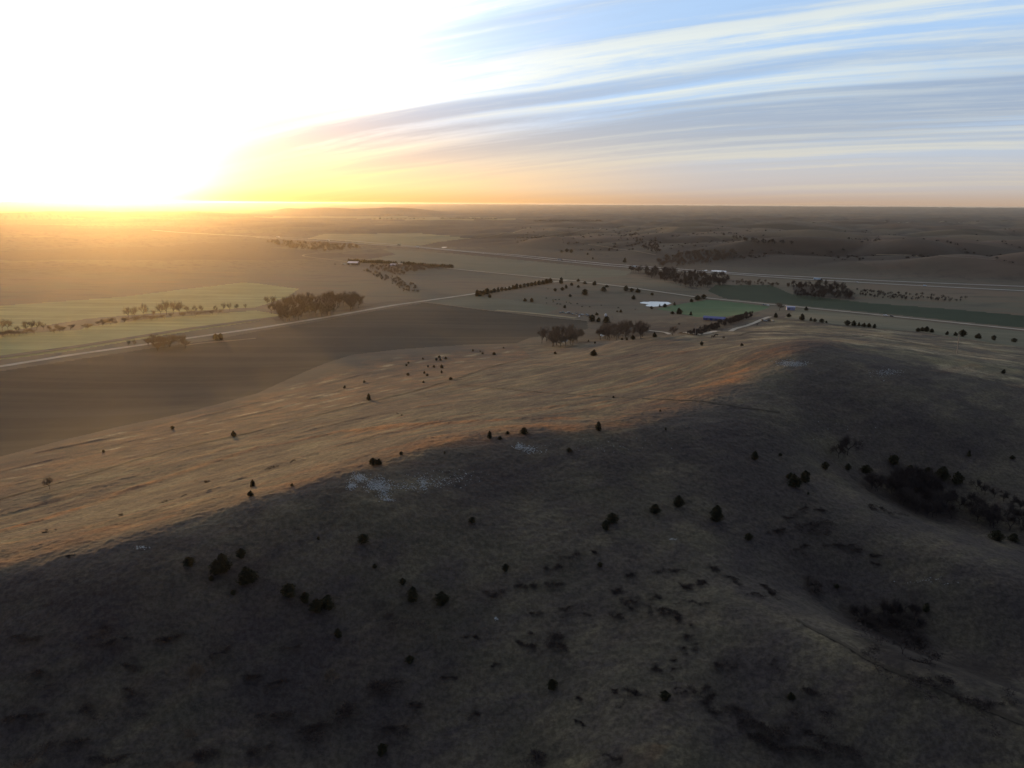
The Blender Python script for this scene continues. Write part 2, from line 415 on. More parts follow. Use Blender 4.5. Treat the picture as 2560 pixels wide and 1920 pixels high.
DASH = [(806,942),(871,933),(929,938),(970,914),(950,926),(1054,904),(1045,926),(1146,906),(1172,917),(1080,946),(883,972),(961,967),(952,980),(987,978),(958,942),(741,961),(741,969),(802,987),(822,988),(744,984),(770,987),(704,1000),(683,1006),(730,1013),(776,1014),(814,1004),(825,1016),(854,995),(900,1007),(890,1011),(738,1032),(779,1035),(721,1050),(698,1058),(814,954),(984,897),(1245,869),(1274,879),(1248,910),(237,1098),(101,1140),(69,1169),(278,1123),(353,1127),(341,1137),(385,1100),(477,1074),(451,1085),(535,1078),(446,1111),(289,1085),(567,1033),(593,1048),(492,1053),(14,1198),(185,1186),(203,1178),(400,1120),(310,1095),(540,1060),(620,1035),(1100,890),(1180,888),(1210,895),(1010,950)]
dp = cast([p[0] for p in DASH], [p[1] for p in DASH]); 
_sl = slice(0, int(np.searchsorted(RR, 1100))); _wn = fbm(GX[_sl]/5, GY[_sl]/3, 2)
for q, (a_, b_) in zip(dp, DASH):
    e_ = cast([a_+14], [b_-14*(.24 if a_ > 700 else .20)])[0]-q; e_ = e_[:2]/np.linalg.norm(e_[:2]); rq = math.hypot(q[0], q[1])
    u_ = (GX[_sl]-q[0])*e_[0]+(GY[_sl]-q[1])*e_[1]; v_ = -(GX[_sl]-q[0])*e_[1]+(GY[_sl]-q[1])*e_[0]
    L_ = rq*(.012+.010*rng.random()); W_ = rq*.0075
    f_ = np.exp(-((u_/L_)**4))*np.exp(-((v_+_wn*2)/W_)**4)
    tone[_sl, :, 1] = np.maximum(tone[_sl, :, 1], f_*1.5); tone[_sl, :, 0] *= 1-f_*.5
brush = sst(fbm(GX/26+7, GY/26, 4, .6), 0.02, .5)
shade_side = np.zeros(GX.shape)
tone[..., 2] = np.clip(brush, 0, 1)
def _nothing(): pass
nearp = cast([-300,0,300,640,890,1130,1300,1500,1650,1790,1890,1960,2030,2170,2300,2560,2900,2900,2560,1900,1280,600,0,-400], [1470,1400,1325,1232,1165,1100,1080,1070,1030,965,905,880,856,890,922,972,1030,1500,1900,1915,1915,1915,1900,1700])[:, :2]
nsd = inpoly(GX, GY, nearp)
sh = np.where(nsd, sst(dcf, 0, 14), 0)  # near side of the crest: shade painted in by cutting russet and pale tones
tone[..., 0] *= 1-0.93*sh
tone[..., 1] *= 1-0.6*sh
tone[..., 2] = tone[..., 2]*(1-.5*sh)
WOODS = [([(1575,680),(1660,680),(1700,686),(1805,694),(1822,702),(1810,716),(1730,722),(1650,702)],1),([(1982,716),(2060,714),(2110,722),(2140,748),(2060,750),(1985,742)],1),([(2160,1205),(2198,1192),(2267,1186),(2340,1215),(2390,1290),(2380,1310),(2330,1300),(2238,1262),(2165,1225)],1),([(2100,1490),(2290,1520),(2330,1600),(2450,1650),(2560,1720),(2560,1795),(2400,1735),(2200,1650),(2090,1570)],.95),([(1640,655),(1690,640),(1760,632),(1840,632),(1840,648),(1770,660),(1700,668),(1650,668)],.7),([(1715,838),(1790,812),(1830,798),(1880,786),(1878,796),(1810,818),(1745,842)],.9),([(668,786),(705,765),(750,752),(850,748),(910,756),(930,766),(880,774),(780,792),(720,800),(690,803)],.8),([(1400,850),(1470,822),(1600,815),(1700,810),(1780,790),(1900,780),(1880,800),(1740,832),(1600,835),(1450,860)],.7)]
THICK = [(954,1537,90),(954,1705,100),(850,1763,110),(797,1812,100),(674,1788,80),(651,1866,64),(1234,1478,60),(976,1818,62),(1040,1757,44),(1415,1384,55),(1478,1378,32),(1381,1414,42),(1377,1459,44),(1317,1463,46),(1340,1530,32),(1430,1519,40),(1455,1535,30),
 (1545,1474,38),(1579,1500,50),(1616,1518,50),(1669,1530,50),(1706,1548,40),(1541,1534,40),(1373,1588,62),(1392,1613,50),(1310,1606,52),(1728,1594,40),(1717,1622,30),(1687,1648,20),(1639,1667,34),(1691,1673,25),(1541,1725,30),(1582,1725,32),(1609,1740,42),(1747,1717,46),(1700,1724,26),(1773,1738,42),(1747,1760,36),(1780,1773,42),(1452,1744,24),(1455,1805,28),
 (1713,1463,42),(1754,1457,30),(1635,1489,36),(1680,1422,36),(1780,1420,36),(1818,1444,42),(1881,1487,32),(1911,1470,38),(1579,1436,32),(1734,1509,26),(1814,1658,55),(1840,1770,60),(1878,1807,66),(1911,1836,70),(1373,1900,110),
 (1939,1326,48),(2103,1362,32),(2140,1371,38),(2185,1384,32),(2181,1405,24),(2013,1452,95),(2050,1463,55),(1935,1490,52),(2036,1308,85),(2047,1325,44),(2175,1268,38),(2203,1275,38),(2007,1269,28),(2047,1274,28),(1969,1291,30),(2001,1365,44),(2108,1362,24),(1931,1650,34),(2036,1725,48),(2043,1778,75),(1995,1828,95),(1976,1865,75),(2088,1865,80),(2499,1766,60),
 (2240,1545,95),(2129,1536,70),(2180,1575,90),(2260,1600,95),(2200,1630,90),(2300,1655,90),(2330,1700,80),(2400,1735,80),(276,1565,70),(300,1600,50),(120,1680,80),(230,1760,70),(60,1790,60),(330,1720,50),(180,1850,70),(520,1880,70),(620,1690,50),(300,1890,60),(1550,1890,40),(730,1610,40),(700,1700,50),(430,1590,60),(560,1620,45),(330,1660,45),(90,1590,50),(1180,1590,34),(1120,1690,30),(1240,1660,26),(1180,1780,40),
 (300,1290,22),(120,1330,20),(180,1390,24),(700,1165,26),(520,1205,22),(430,1250,20),(1000,1040,16),(1120,1180,12)]
tp = cast([a_[0] for a_ in THICK], [a_[1] for a_ in THICK])
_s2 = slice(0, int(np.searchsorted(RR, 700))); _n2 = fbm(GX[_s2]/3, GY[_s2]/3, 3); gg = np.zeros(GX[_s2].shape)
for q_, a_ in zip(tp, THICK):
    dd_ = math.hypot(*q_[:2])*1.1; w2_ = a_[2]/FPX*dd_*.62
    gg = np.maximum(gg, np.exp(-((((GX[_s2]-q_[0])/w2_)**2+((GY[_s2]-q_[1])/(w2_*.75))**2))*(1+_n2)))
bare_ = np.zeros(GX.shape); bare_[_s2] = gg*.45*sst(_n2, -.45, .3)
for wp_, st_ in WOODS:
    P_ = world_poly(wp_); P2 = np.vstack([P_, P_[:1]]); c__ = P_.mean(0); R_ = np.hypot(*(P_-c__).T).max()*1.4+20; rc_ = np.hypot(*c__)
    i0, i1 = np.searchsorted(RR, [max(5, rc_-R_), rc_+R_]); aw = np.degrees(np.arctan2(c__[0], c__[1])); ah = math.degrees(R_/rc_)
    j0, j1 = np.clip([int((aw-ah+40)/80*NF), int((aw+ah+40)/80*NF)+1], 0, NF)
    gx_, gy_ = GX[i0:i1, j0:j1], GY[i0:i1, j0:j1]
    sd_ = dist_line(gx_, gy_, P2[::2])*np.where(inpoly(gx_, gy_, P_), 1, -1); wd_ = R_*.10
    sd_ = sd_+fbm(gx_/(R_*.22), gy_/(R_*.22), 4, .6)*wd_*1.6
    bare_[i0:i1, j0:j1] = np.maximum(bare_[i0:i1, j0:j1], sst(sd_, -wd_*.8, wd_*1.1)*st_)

_fx = GX+180*fbm(GX/700+5, GY/700, 2); _fy = GY+180*fbm(GX/700, GY/700+9, 2)
r1 = np.abs(perlin(_fx/760+3.3, _fy/620-1.2)); r2 = np.abs(perlin(_fx/330+1.3, _fy/280+4.2)); r3 = np.abs(perlin(_fx/140+6.3, _fy/120+2.2))
wj = .03*fbm(GX/40, GY/40, 2)
draw = np.maximum(np.maximum(1-sst(r1+wj, .03, .14), .85*(1-sst(r2+wj, .03, .15))), .4*(1-sst(r3+wj, .02, .09)))
relf = r1*1.1+r2*.6
fm = sst(beyond(GX, GY), 40, 300)*(GY > 0)*(.45+.55*sst(GX/np.maximum(GY, 1), -.3, .1))
tone[..., 0] = tone[..., 0]*(1-fm)+fm*sst(relf, .28, .55)
tone[..., 2] = tone[..., 2]*(1-fm)+fm*np.clip(draw+.7*sst(-relf, -.24, -.05)*sst(perlin(GX/800, GY/600+5), -.3, .2), 0, 1)
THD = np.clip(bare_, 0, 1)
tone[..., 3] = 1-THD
tone[..., 1] = tone[..., 1]*(1-fm)+fm*sst(perlin(GX/900, GY/500)+.4*perlin(GX/90, GY/60), .15, .5)
for ln_, wd_ in ((cast([1840,1900,2040,2200,2380,2560], [1490,1520,1590,1680,1752,1830]), 2.6), (cast([270,330,480,560,640,720], [1880,1830,1742,1700,1652,1600]), 1.6), (cast([1620,1760,1880], [1490,1555,1600]), 1.8)):
    dd = np.full(GX.shape, 1e9); dd[:500] = dist_line(GX[:500]+1.5*wN[:500], GY[:500]-1.5*wN[:500], ln_[:, :2]); g_ = np.exp(-(dd/wd_)**2)*(.6+.5*wN)
    tone[..., 1] = np.maximum(tone[..., 1], .75*g_); tone[..., 2] *= 1-np.clip(g_, 0, 1); tone[..., 3] = np.maximum(tone[..., 3], np.clip(g_, 0, 1))
# ---- faces
jj = np.arange(NA); jn = (jj+1) % NA
ii = np.arange(NR-1)
a = (ii[:, None]*NA+jj[None]).ravel(); b = (ii[:, None]*NA+jn[None]).ravel()
c0 = ((ii[:, None]+1)*NA+jn[None]).ravel(); d0 = ((ii[:, None]+1)*NA+jj[None]).ravel()
F = np.stack([a, b, c0, d0], -1)[:, ::-1]
V = np.stack([GX.ravel(), GY.ravel(), GZ2.ravel()], -1)
FC = V[F].mean(1)
reg = np.zeros(len(F), int)
fx = FC[:, 0]+1.2*perlin(FC[:, 0]/9, FC[:, 1]/9); fy = FC[:, 1]+1.2*perlin(FC[:, 0]/9+9, FC[:, 1]/9)
for k, (n, m, p) in enumerate(FW):
    reg[inpoly(fx, fy, p) & (FC[:, 1] > 0)] = k+1
T = tone.reshape(-1, 4)
# ------------------------------------------------------------------ ground materials
def new_mat(name):
    m = bpy.data.materials.new(name); m.use_nodes = True; t = m.node_tree; t.nodes.clear(); E.tree = t
    out = t.nodes.new('ShaderNodeOutputMaterial'); bs = t.nodes.new('ShaderNodeBsdfPrincipled')
    t.links.new(bs.outputs[0], out.inputs[0]); bs.inputs['Roughness'].default_value = 0.95
    bs.inputs['Specular IOR Level'].default_value = 0.1
    return m, t, bs
def geo_pos():
    g = E.tree.nodes.new('ShaderNodeNewGeometry'); return E(g.outputs['Position'])
def pos_xyz():
    s_ = E.tree.nodes.new('ShaderNodeSeparateXYZ'); E.tree.links.new(geo_pos().v, s_.inputs[0])
    return E(s_.outputs[0]), E(s_.outputs[1]), E(s_.outputs[2])
def attr_a(name):
    n = E.tree.nodes.new('ShaderNodeAttribute'); n.attribute_name = name; return E(n.outputs['Alpha'])
def attr(name):
    n = E.tree.nodes.new('ShaderNodeAttribute'); n.attribute_name = name
    s_ = E.tree.nodes.new('ShaderNodeSeparateColor'); E.tree.links.new(n.outputs['Color'], s_.inputs[0])
    return E(s_.outputs[0]), E(s_.outputs[1]), E(s_.outputs[2])
def bump(bs, h, dist, st=1.0):
    n = E.tree.nodes.new('ShaderNodeBump'); n.inputs['Distance'].default_value = dist; n.inputs['Strength'].default_value = st
    E.tree.links.new(h.v, n.inputs['Height']); E.tree.links.new(n.outputs[0], bs.inputs['Normal'])
def prairie_mat():
    m, t, bs = new_mat('prairie_grass')
    r_, g_, b_ = attr('cover')
    p = geo_pos(); X, Y, Z = pos_xyz()
    mpn = t.nodes.new('ShaderNodeMapping'); mpn.inputs['Rotation'].default_value = (0, 0, R(-37)); t.links.new(p.v, mpn.inputs[0])
    mpn.inputs['Scale'].default_value = (0.35, 1, 1); q = E(mpn.outputs[0])
    f1 = noise(q, 0.9, 5, .65); f2 = noise(p, 0.16, 5, .6); f3 = noise(p, 0.004, 5, .6); f4 = noise(q, 0.03, 5, .6)
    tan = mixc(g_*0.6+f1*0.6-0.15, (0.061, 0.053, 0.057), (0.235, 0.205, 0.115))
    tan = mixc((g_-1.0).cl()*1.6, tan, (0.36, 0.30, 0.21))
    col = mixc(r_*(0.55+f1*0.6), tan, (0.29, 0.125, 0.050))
    col = mixc((b_*0.75*(0.4+f2)).cl(), col, (0.055, 0.050, 0.040))
    f7 = noise(q, 0.10, 4, .6)
    col = mixc(f7.ss(.46, .60)*0.6, col, (0.080, 0.074, 0.054))
    col = mixc(f2.ss(.50, .72)*0.55, col, (0.078, 0.068, 0.058))
    f5 = noise(p, 0.035, 5, .62)
    col = mixc(f5.ss(.45, .62)*0.6, col, (0.048, 0.041, 0.043))
    f8 = noise(p, 0.016, 4, .6)
    col = mixc(f8.ss(.47, .60)*0.45, col, (0.046, 0.040, 0.044))
    f6 = noise(p, 0.9, 4, .75)
    col = vscale(col, 0.72 + f6.ss(.34, .66)*0.55)
    # the far country: brown grass, dull green and grey patches
    farc = mixc(f3.ss(.38, .62), (0.135, 0.108, 0.080), (0.108, 0.104, 0.076))
    farc = mixc(f4.ss(.52, .68)*0.6, farc, (0.15, 0.10, 0.068))
    farc = mixc(f4.ss(.50, .30)*0.5, farc, (0.055, 0.046, 0.042))
    farm_ = mixc(b_*0.95, vscale(farc, 0.78), (0.030, 0.025, 0.026))
    farm_ = mixc(r_*0.75, farm_, (0.175, 0.125, 0.085))
    farm_ = mixc(g_*0.35, farm_, (0.15, 0.13, 0.10))
    dist = E.m('SQRT', X*X+Y*Y)
    vo = t.nodes.new('ShaderNodeTexVoronoi'); vo.distance = 'CHEBYCHEV'; vo.inputs['Scale'].default_value = 1.0
    mp2 = t.nodes.new('ShaderNodeMapping'); mp2.inputs['Rotation'].default_value = (0, 0, R(44)); mp2.inputs['Scale'].default_value = (1/620., 1/480., 0.0)
    t.links.new(p.v, mp2.inputs[0]); t.links.new(mp2.outputs[0], vo.inputs['Vector'])
    sv = t.nodes.new('ShaderNodeSeparateColor'); t.links.new(vo.outputs['Color'], sv.inputs[0])
    farm_ = mixc((E(sv.outputs[0]).ss(.55, .6)*0.5)*(1.0-b_), farm_, (0.16, 0.148, 0.088))
    farm_ = mixc((E(sv.outputs[1]).ss(.6, .65))*0.55*(1.0-b_), farm_, (0.052, 0.045, 0.036))
    farm_ = mixc(1.0, farm_, (0.66, 0.62, 0.68), 'MULTIPLY')
    farc = mixc(dist.ss(1500, 2100), farc, farm_)
    low = Z.ss(9.5, 6)
    col = mixc(dist.ss(950, 1250).mx(low*0.8), col, farc)
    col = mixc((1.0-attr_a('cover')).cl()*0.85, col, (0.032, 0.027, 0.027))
    t.links.new(col.v, bs.inputs['Base Color'])
    bump(bs, f1*0.5+noise(p, 2.3, 4, .7)*0.5, 0.35, 0.8)
    return m
def field_mat(name, c1, c2, sc1=0.05, rows=None, bd=0.1):
    m, t, bs = new_mat(name)
    p = geo_pos()
    f = noise(p, sc1, 5, .6); g = noise(p, sc1*9, 4, .6)
    col = mixc((f*0.7+g*0.3).ss(.36, .64), c1, c2)
    h = g
    if rows:
        ang, sp_, am = rows
        mp_ = t.nodes.new('ShaderNodeMapping'); mp_.inputs['Rotation'].default_value = (0, 0, R(ang)); t.links.new(p.v, mp_.inputs[0])
        mp_.inputs['Scale'].default_value = (0.04, 1, 1); q = E(mp_.outputs[0])
        rn = noise(q, 1.0/sp_, 4, .65)
        col = mixc(rn.ss(.45, .65)*am, col, tuple(min(1, v_*1.55) for v_ in c2))
    t.links.new(col.v, bs.inputs['Base Color'])
    bump(bs, h, bd, .6)
    return m
MATS = {
 'prairie': prairie_mat(),
 'plough': field_mat('ploughed_soil', (0.031, 0.028, 0.022), (0.044, 0.038, 0.030), 0.012, (-38, 22, .6)),
 'pale': field_mat('cured_hay', (0.21, 0.205, 0.085), (0.27, 0.26, 0.12), 0.01, (-12, 14, .5)),
 'olive': field_mat('olive_meadow', (0.16, 0.15, 0.075), (0.20, 0.18, 0.10), 0.006, (10, 30, .2)),
 'graygreen': field_mat('grey_green_grass', (0.095, 0.100, 0.070), (0.125, 0.122, 0.088), 0.008, (40, 25, .25)),
 'green': field_mat('green_wheat', (0.050, 0.105, 0.050), (0.070, 0.130, 0.065), 0.01, (20, 15, .2)),
 'darkgreen': field_mat('dark_green_alfalfa', (0.018, 0.034, 0.019), (0.026, 0.044, 0.024), 0.006, (45, 25, .2)),
}
def make_land(name, sel, mat, label=None):
    Fs = F[sel]; idx = np.unique(Fs); rem = np.full(len(V), -1, np.int64); rem[idx] = np.arange(len(idx))
    me = np_mesh(name, V[idx], rem[Fs], (mat,))
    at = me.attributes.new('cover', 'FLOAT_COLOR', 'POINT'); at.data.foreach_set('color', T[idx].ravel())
    return tag(mesh_obj(name, me), kind='structure')
make_land('ground', reg == 0, MATS['prairie'])
for k, (n, m, p) in enumerate(FW):
    make_land(n, reg == k+1, MATS[m])
print('terrain', NR, NA)
# ------------------------------------------------------------------ helpers standing on the land
def meshz(x, y):
    x = np.asarray(x, float); y = np.asarray(y, float)
    r = np.hypot(x, y); a = np.degrees(np.arctan2(x, y))
    f = np.clip((a+40)/80*(NF-1), 0, NF-1.001); j = f.astype(int); f = f-j
    i = np.clip(np.searchsorted(RR, r)-1, 0, NR-2); g = (r-RR[i])/(RR[i+1]-RR[i])
    return (GZ2[i, j]*(1-f)+GZ2[i, j+1]*f)*(1-g)+(GZ2[i+1, j]*(1-f)+GZ2[i+1, j+1]*f)*g
def spot(px, py):
    p = cast([px], [py])[0]; return float(p[0]), float(p[1]), float(meshz(p[0], p[1])), float(np.linalg.norm(p-np.array([0, 0, CAM_Z])))
def simple_mat(name, c1, c2=None, scale=1.0, rough=0.9, metal=0.0, spec=.15, coord='Object'):
    m, t, bs = new_mat(name)
    if c2 is None: c2 = tuple(v_*0.8 for v_ in c1)
    tcn = t.nodes.new('ShaderNodeTexCoord'); p = E(tcn.outputs[coord]); f = noise(p, scale, 4, .6)
    col = mixc(f.ss(.35, .65), c1, c2); t.links.new(col.v, bs.inputs['Base Color'])
    bs.inputs['Roughness'].default_value = rough; bs.inputs['Metallic'].default_value = metal; bs.inputs['Specular IOR Level'].default_value = spec
    return m
M_CED = simple_mat('cedar_foliage', (0.024, 0.026, 0.015), (0.044, 0.042, 0.022), 1.3)
M_BARK = simple_mat('bark', (0.075, 0.058, 0.045), (0.11, 0.09, 0.07), 2.0)
M_TWIG = simple_mat('bare_twigs', (0.115, 0.088, 0.068), (0.16, 0.12, 0.092), .5)
M_PALETWIG = simple_mat('pale_twigs', (0.17, 0.135, 0.10), (0.22, 0.18, 0.13), .4)
M_THICK = simple_mat('dark_brush', (0.036, 0.029, 0.029), (0.052, 0.043, 0.041), 0.8)
M_RUSTB = simple_mat('rusty_brush', (0.09, 0.05, 0.03), (0.12, 0.07, 0.045), 0.8)
class MB:
    def __init__(s): s.V = []; s.F = []; s.n = 0
    def add(s, V_, F_):
        V_ = np.asarray(V_, float); s.V.append(V_); s.F.append(np.asarray(F_, int)+s.n); s.n += len(V_)
    def tube(s, p, q, r0, r1, k=4):
        p = np.array(p, float); q = np.array(q, float); d = q-p; L = np.linalg.norm(d)+1e-9; d /= L
        a_ = np.cross(d, [0, 0, 1.0] if abs(d[2]) < .9 else [1.0, 0, 0]); a_ /= np.linalg.norm(a_); b_ = np.cross(d, a_)
        t_ = np.arange(k)/k*2*np.pi; ring = np.cos(t_)[:, None]*a_+np.sin(t_)[:, None]*b_
        V_ = np.vstack([p+ring*r0, q+ring*r1]); F_ = [(i, (i+1) % k, k+(i+1) % k, k+i) for i in range(k)]
        s.add(V_, F_)
    def box(s, c_, sz, rz=0):
        x, y, z = np.array(sz)/2; V_ = np.array([(-x,-y,-z),(x,-y,-z),(x,y,-z),(-x,y,-z),(-x,-y,z),(x,-y,z),(x,y,z),(-x,y,z)])
        if rz: V_ = V_ @ np.array([[math.cos(rz), math.sin(rz), 0], [-math.sin(rz), math.cos(rz), 0], [0, 0, 1]])
        s.add(V_+np.array(c_), [(0,3,2,1),(4,5,6,7),(0,1,5,4),(1,2,6,5),(2,3,7,6),(3,0,4,7)])
    def cards(s, P, N, size, asp=1.0):
        """quads of given size at P with normals N"""
        k = len(P); N = N/np.linalg.norm(N, axis=1)[:, None]
        a_ = np.cross(N, rng.normal(size=(k, 3))); a_ /= np.linalg.norm(a_, axis=1)[:, None]; b_ = np.cross(N, a_)
        sz = np.broadcast_to(size, (k,))[:, None]*0.5
        V_ = np.stack([P-a_*sz*asp-b_*sz, P+a_*sz*asp-b_*sz*.6, P+a_*sz*asp*.7+b_*sz, P-a_*sz*asp*.5+b_*sz], 1).reshape(-1, 3)
        s.add(V_, np.arange(4*k).reshape(k, 4))
    def strips(s, P, D, w_):
        k = len(P); a_ = np.cross(D, rng.normal(size=(k, 3))); a_ /= np.linalg.norm(a_, axis=1)[:, None]
        V_ = np.stack([P-a_*w_/2, P+a_*w_/2, P+D+a_*w_*.2, P+D-a_*w_*.2], 1).reshape(-1, 3)
        s.add(V_, np.arange(4*k).reshape(k, 4))
    def arrays(s): return np.vstack(s.V), np.vstack(s.F)
    def mesh(s, name, mat, smooth=False):
        V_, F_ = s.arrays(); return np_mesh(name, V_, F_, (mat,), smooth=smooth)
# every prototype is about one metre tall; things scale it to their own size
def cedar_proto(kind):
    tr = MB(); tr.tube((0,0,-.05), (0,0,.5), .035, .02, 6); tr.tube((0,0,.3), (.04,.02,.8), .02, .006, 5)
    cr = MB(); n = 1500
    h = rng.random(n)**0.9
    if kind == 0: prof = lambda t_: 0.40*np.sin(np.pi*np.clip(t_*0.93+.09, 0, 1))**0.65            # round
    elif kind == 1: prof = lambda t_: 0.38*(1-t_)**0.75*np.clip(t_*9, .3, 1)+.02                    # cone
    elif kind == 3: prof = lambda t_: 0.30*np.sin(np.pi*np.clip(t_*0.95+.07, 0, 1))**0.7
    else: prof = lambda t_: 0.50*(1-t_**2.2)**.6*np.clip(t_*6+.3, 0, 1)                           # broad
    ph = rng.random(n)*2*np.pi; lobed = kind >= 3
    k1, k2 = rng.random(2)*6; lump = 1+0.28*np.sin(ph*2+h*5+k1)+0.20*np.sin(ph*5-h*9+k2)+.13*rng.normal(size=n)
    rad = prof(h)*lump*(rng.random(n)**0.35)
    P = np.stack([np.cos(ph)*rad, np.sin(ph)*rad, 0.03+h*0.95+rng.normal(size=n)*.015], 1)
    if lobed:
        m_ = rng.random(n) < .42; P[m_] = P[m_]*[.85, .85, .72]+[.27, .08, 0]; m2 = rng.random(n) < .2; P[m2] = P[m2]*[.8, .8, .5]+[-.16, -.12, 0]
    N = np.stack([np.cos(ph), np.sin(ph), 0.5+rng.normal(size=n)*.5], 1)+rng.normal(size=(n, 3))*.5
    cr.cards(P, N, 0.05+rng.random(n)*0.06)
    return tr.mesh('cedar_trunk', M_BARK), cr.mesh('cedar_crown', M_CED)
def bare_proto(spread, twm, nt_=800):
    tr = MB(); tips = []
    def grow(p, d, L, r, dep):
        q = p+d*L; tr.tube(p, q, r, r*.6, 4 if dep else 6)
        if dep >= 1: tips.append((q, d)); tips.append((p+(q-p)*.6, d))
        if dep >= 3: return
        k = (4, 3, 3)[dep]
        for i in range(k):
            a_ = rng.normal(size=3); a_[2] *= .45; nd = d*0.7+a_/np.linalg.norm(a_)*spread*1.15; nd[2] = nd[2]*.8+.18; nd /= np.linalg.norm(nd)
            o_ = p+(q-p)*(1.0 if dep == 0 else .55+.45*rng.random())
            grow(o_, nd, L*(1.45 if dep == 0 else .66)*(.8+.4*rng.random()), r*.58, dep+1)
    grow(np.array([0, 0, -.03]), np.array([.03, .02, 1.0]), .19, .024, 0)
    Pt = np.array([t_[0] for t_ in tips]); Dt = np.array([t_[1] for t_ in tips])
    i = rng.integers(0, len(Pt), nt_); D = Dt[i]*0.6+rng.normal(size=(nt_, 3))*.55; D[:, 2] += .25
    D /= np.linalg.norm(D, axis=1)[:, None]; L = .06+rng.random(nt_)*.10
    cr = MB(); cr.strips(Pt[i]+rng.normal(size=(nt_, 3))*.03, D*L[:, None], 0.0065)
    zm = np.percentile(cr.arrays()[0][:, 2], 99.5); rm = np.percentile(np.hypot(*cr.arrays()[0][:, :2].T), 95); sc3 = np.array([.42/rm, .42/rm, 1/zm])
    tr.V = [v_*sc3 for v_ in tr.V]; cr.V = [v_*sc3 for v_ in cr.V]
    return tr.mesh('tree_trunk', M_BARK if twm is M_TWIG else twm), cr.mesh('tree_crown', twm)
def thicket_proto(seed):
    """a low tangle of stems one metre across, a third as tall"""
    cr = MB(); n = 760; ng = 16
    g = np.cumsum(rng.normal(size=(ng, 2))*[.13, .11], 0); g -= g.mean(0); g *= .30/(g.std(0)[0]+.05); wt = rng.random(ng)**2; wt /= wt.sum()
    ix_ = rng.integers(0, ng-1, n); tt_ = rng.random((n, 1)); c_ = g[ix_]*(1-tt_)+g[ix_+1]*tt_+(lambda a_, r_: np.stack([np.cos(a_)*r_, np.sin(a_)*r_], 1))(rng.random(n)*6.28, rng.random(n)*.105)
    hh = .35+rng.random(n)*.65
    P = np.stack([c_[:, 0], c_[:, 1], rng.random(n)*.10*hh-.01], 1)
    D = rng.normal(size=(n, 3))*.6; D[:, 2] = abs(D[:, 2])+.5; D /= np.linalg.norm(D, axis=1)[:, None]
    cr.strips(P, D*(0.05+rng.random(n)*.10*hh)[:, None], .016)
    st = MB()
    for k in range(26):
        b_ = g[rng.integers(0, 16)]+rng.normal(size=2)*.06; e_ = b_+rng.normal(size=2)*.04
        st.tube((b_[0], b_[1], -.02), (e_[0], e_[1], .2*rng.random()+.06), .006, .003, 3 if False else 4)
    return cr.mesh('thicket', M_THICK)
CED = [cedar_proto(k) for k in (0, 0, 1, 2, 3, 3)]
BARE = [bare_proto(s_, M_TWIG) for s_ in (.55, .75, .65)]
PALE = [bare_proto(s_, M_PALETWIG, 1300) for s_ in (.7, .8)]
THK = [thicket_proto(k) for k in range(9)]
# landmarks of the hill, used to say which plant is which
LM = [(940,1159,'the lit ridge cedar pair'),(1224,1093,'the pointed crest cedar'),(1496,1068,'the lone crest cedar'),
 (945,1212,'the widest white limestone scar'),(1314,1122,'the narrow white limestone scar'),(1980,908,'the hilltop limestone patch'),
 (629,1224,'the two cedars at the shade line'),(1000,925,'the pale streaks by the ploughed field'),(584,1087,'the cedar by the dark trail'),(240,1181,'the trailside shrub at far left'),
 (557,1419,'the largest cedar of the left cluster'),(804,1518,'the merged cedar pair low on the slope'),(1068,1497,'the matched cedars at slope centre'),
 (1522,1308,'the touching cedar pair in mid slope'),(1697,1256,'the tall oval cedar in mid slope'),(1791,1292,'the big round cedar in mid slope'),(1998,1202,'the twin cedars on the right slope'),
 (2260,1230,'the upper wooded ravine'),(2115,1122,'the bare trees above the ravine'),(474,1715,'the ghostly pale tree at lower left'),(2200,1560,'the lower dark ravine'),
 (2060,1600,'the grassy spur at lower right'),(2250,1670,'the trail on the right-hand spur'),(1373,1890,'the dark hollow at the bottom edge'),(1550,1500,'the thicket chain below the centre'),
 (2036,1305,'the dark smudges below the twin cedars'),(300,1560,'the dim lower left slope'),(850,1760,'the dark thickets at bottom left of centre'),(1600,1735,'the brush line near the bottom'),
 (2509,932,'the tan terrace on the right'),(1127,948,'the cut bank on the trail'),(1190,1300,'the bare slope below the crest')]
_used = set()
def where(px, py):
    ds = sorted((math.hypot(px-a_, (py-b_)*1.4), i) for i, (a_, b_, t_) in enumerate(LM)); d, i = ds[0]
    a_, b_, t_ = LM[i]
    ddx, ddy = px-a_, py-b_
    if d < 26: return t_, 'at'
    if abs(ddx) > 2.2*abs(ddy): rel = 'right of' if ddx > 0 else 'left of'
    elif abs(ddy) > 2.2*abs(ddx): rel = 'below' if ddy > 0 else 'above'
    else: rel = ('below ' if ddy > 0 else 'above ')+('and right of' if ddx > 0 else 'and left of')
    q = 'just ' if d < 70 else ('well ' if d > 170 else '')
    return t_, q+rel
ORD = ['', 'second ', 'third ', 'fourth ', 'fifth ', 'sixth ', 'seventh ', 'eighth ', 'ninth ', 'tenth ', 'eleventh ', 'twelfth ', 'thirteenth ', 'fourteenth ']
def uniq(desc, px, py):
    t_, rel = where(px, py)
    for o_ in ORD:
        s_ = f"{o_+'nearest ' if o_ else ''}{desc} {rel} {t_}"
        for cut in ('just ', 'well ', 'leafless ', 'the '):
            if len(s_.split()) > 15: s_ = s_.replace(cut, '', 1)
        if s_ not in _used:
            _used.add(s_); return s_
    return s_
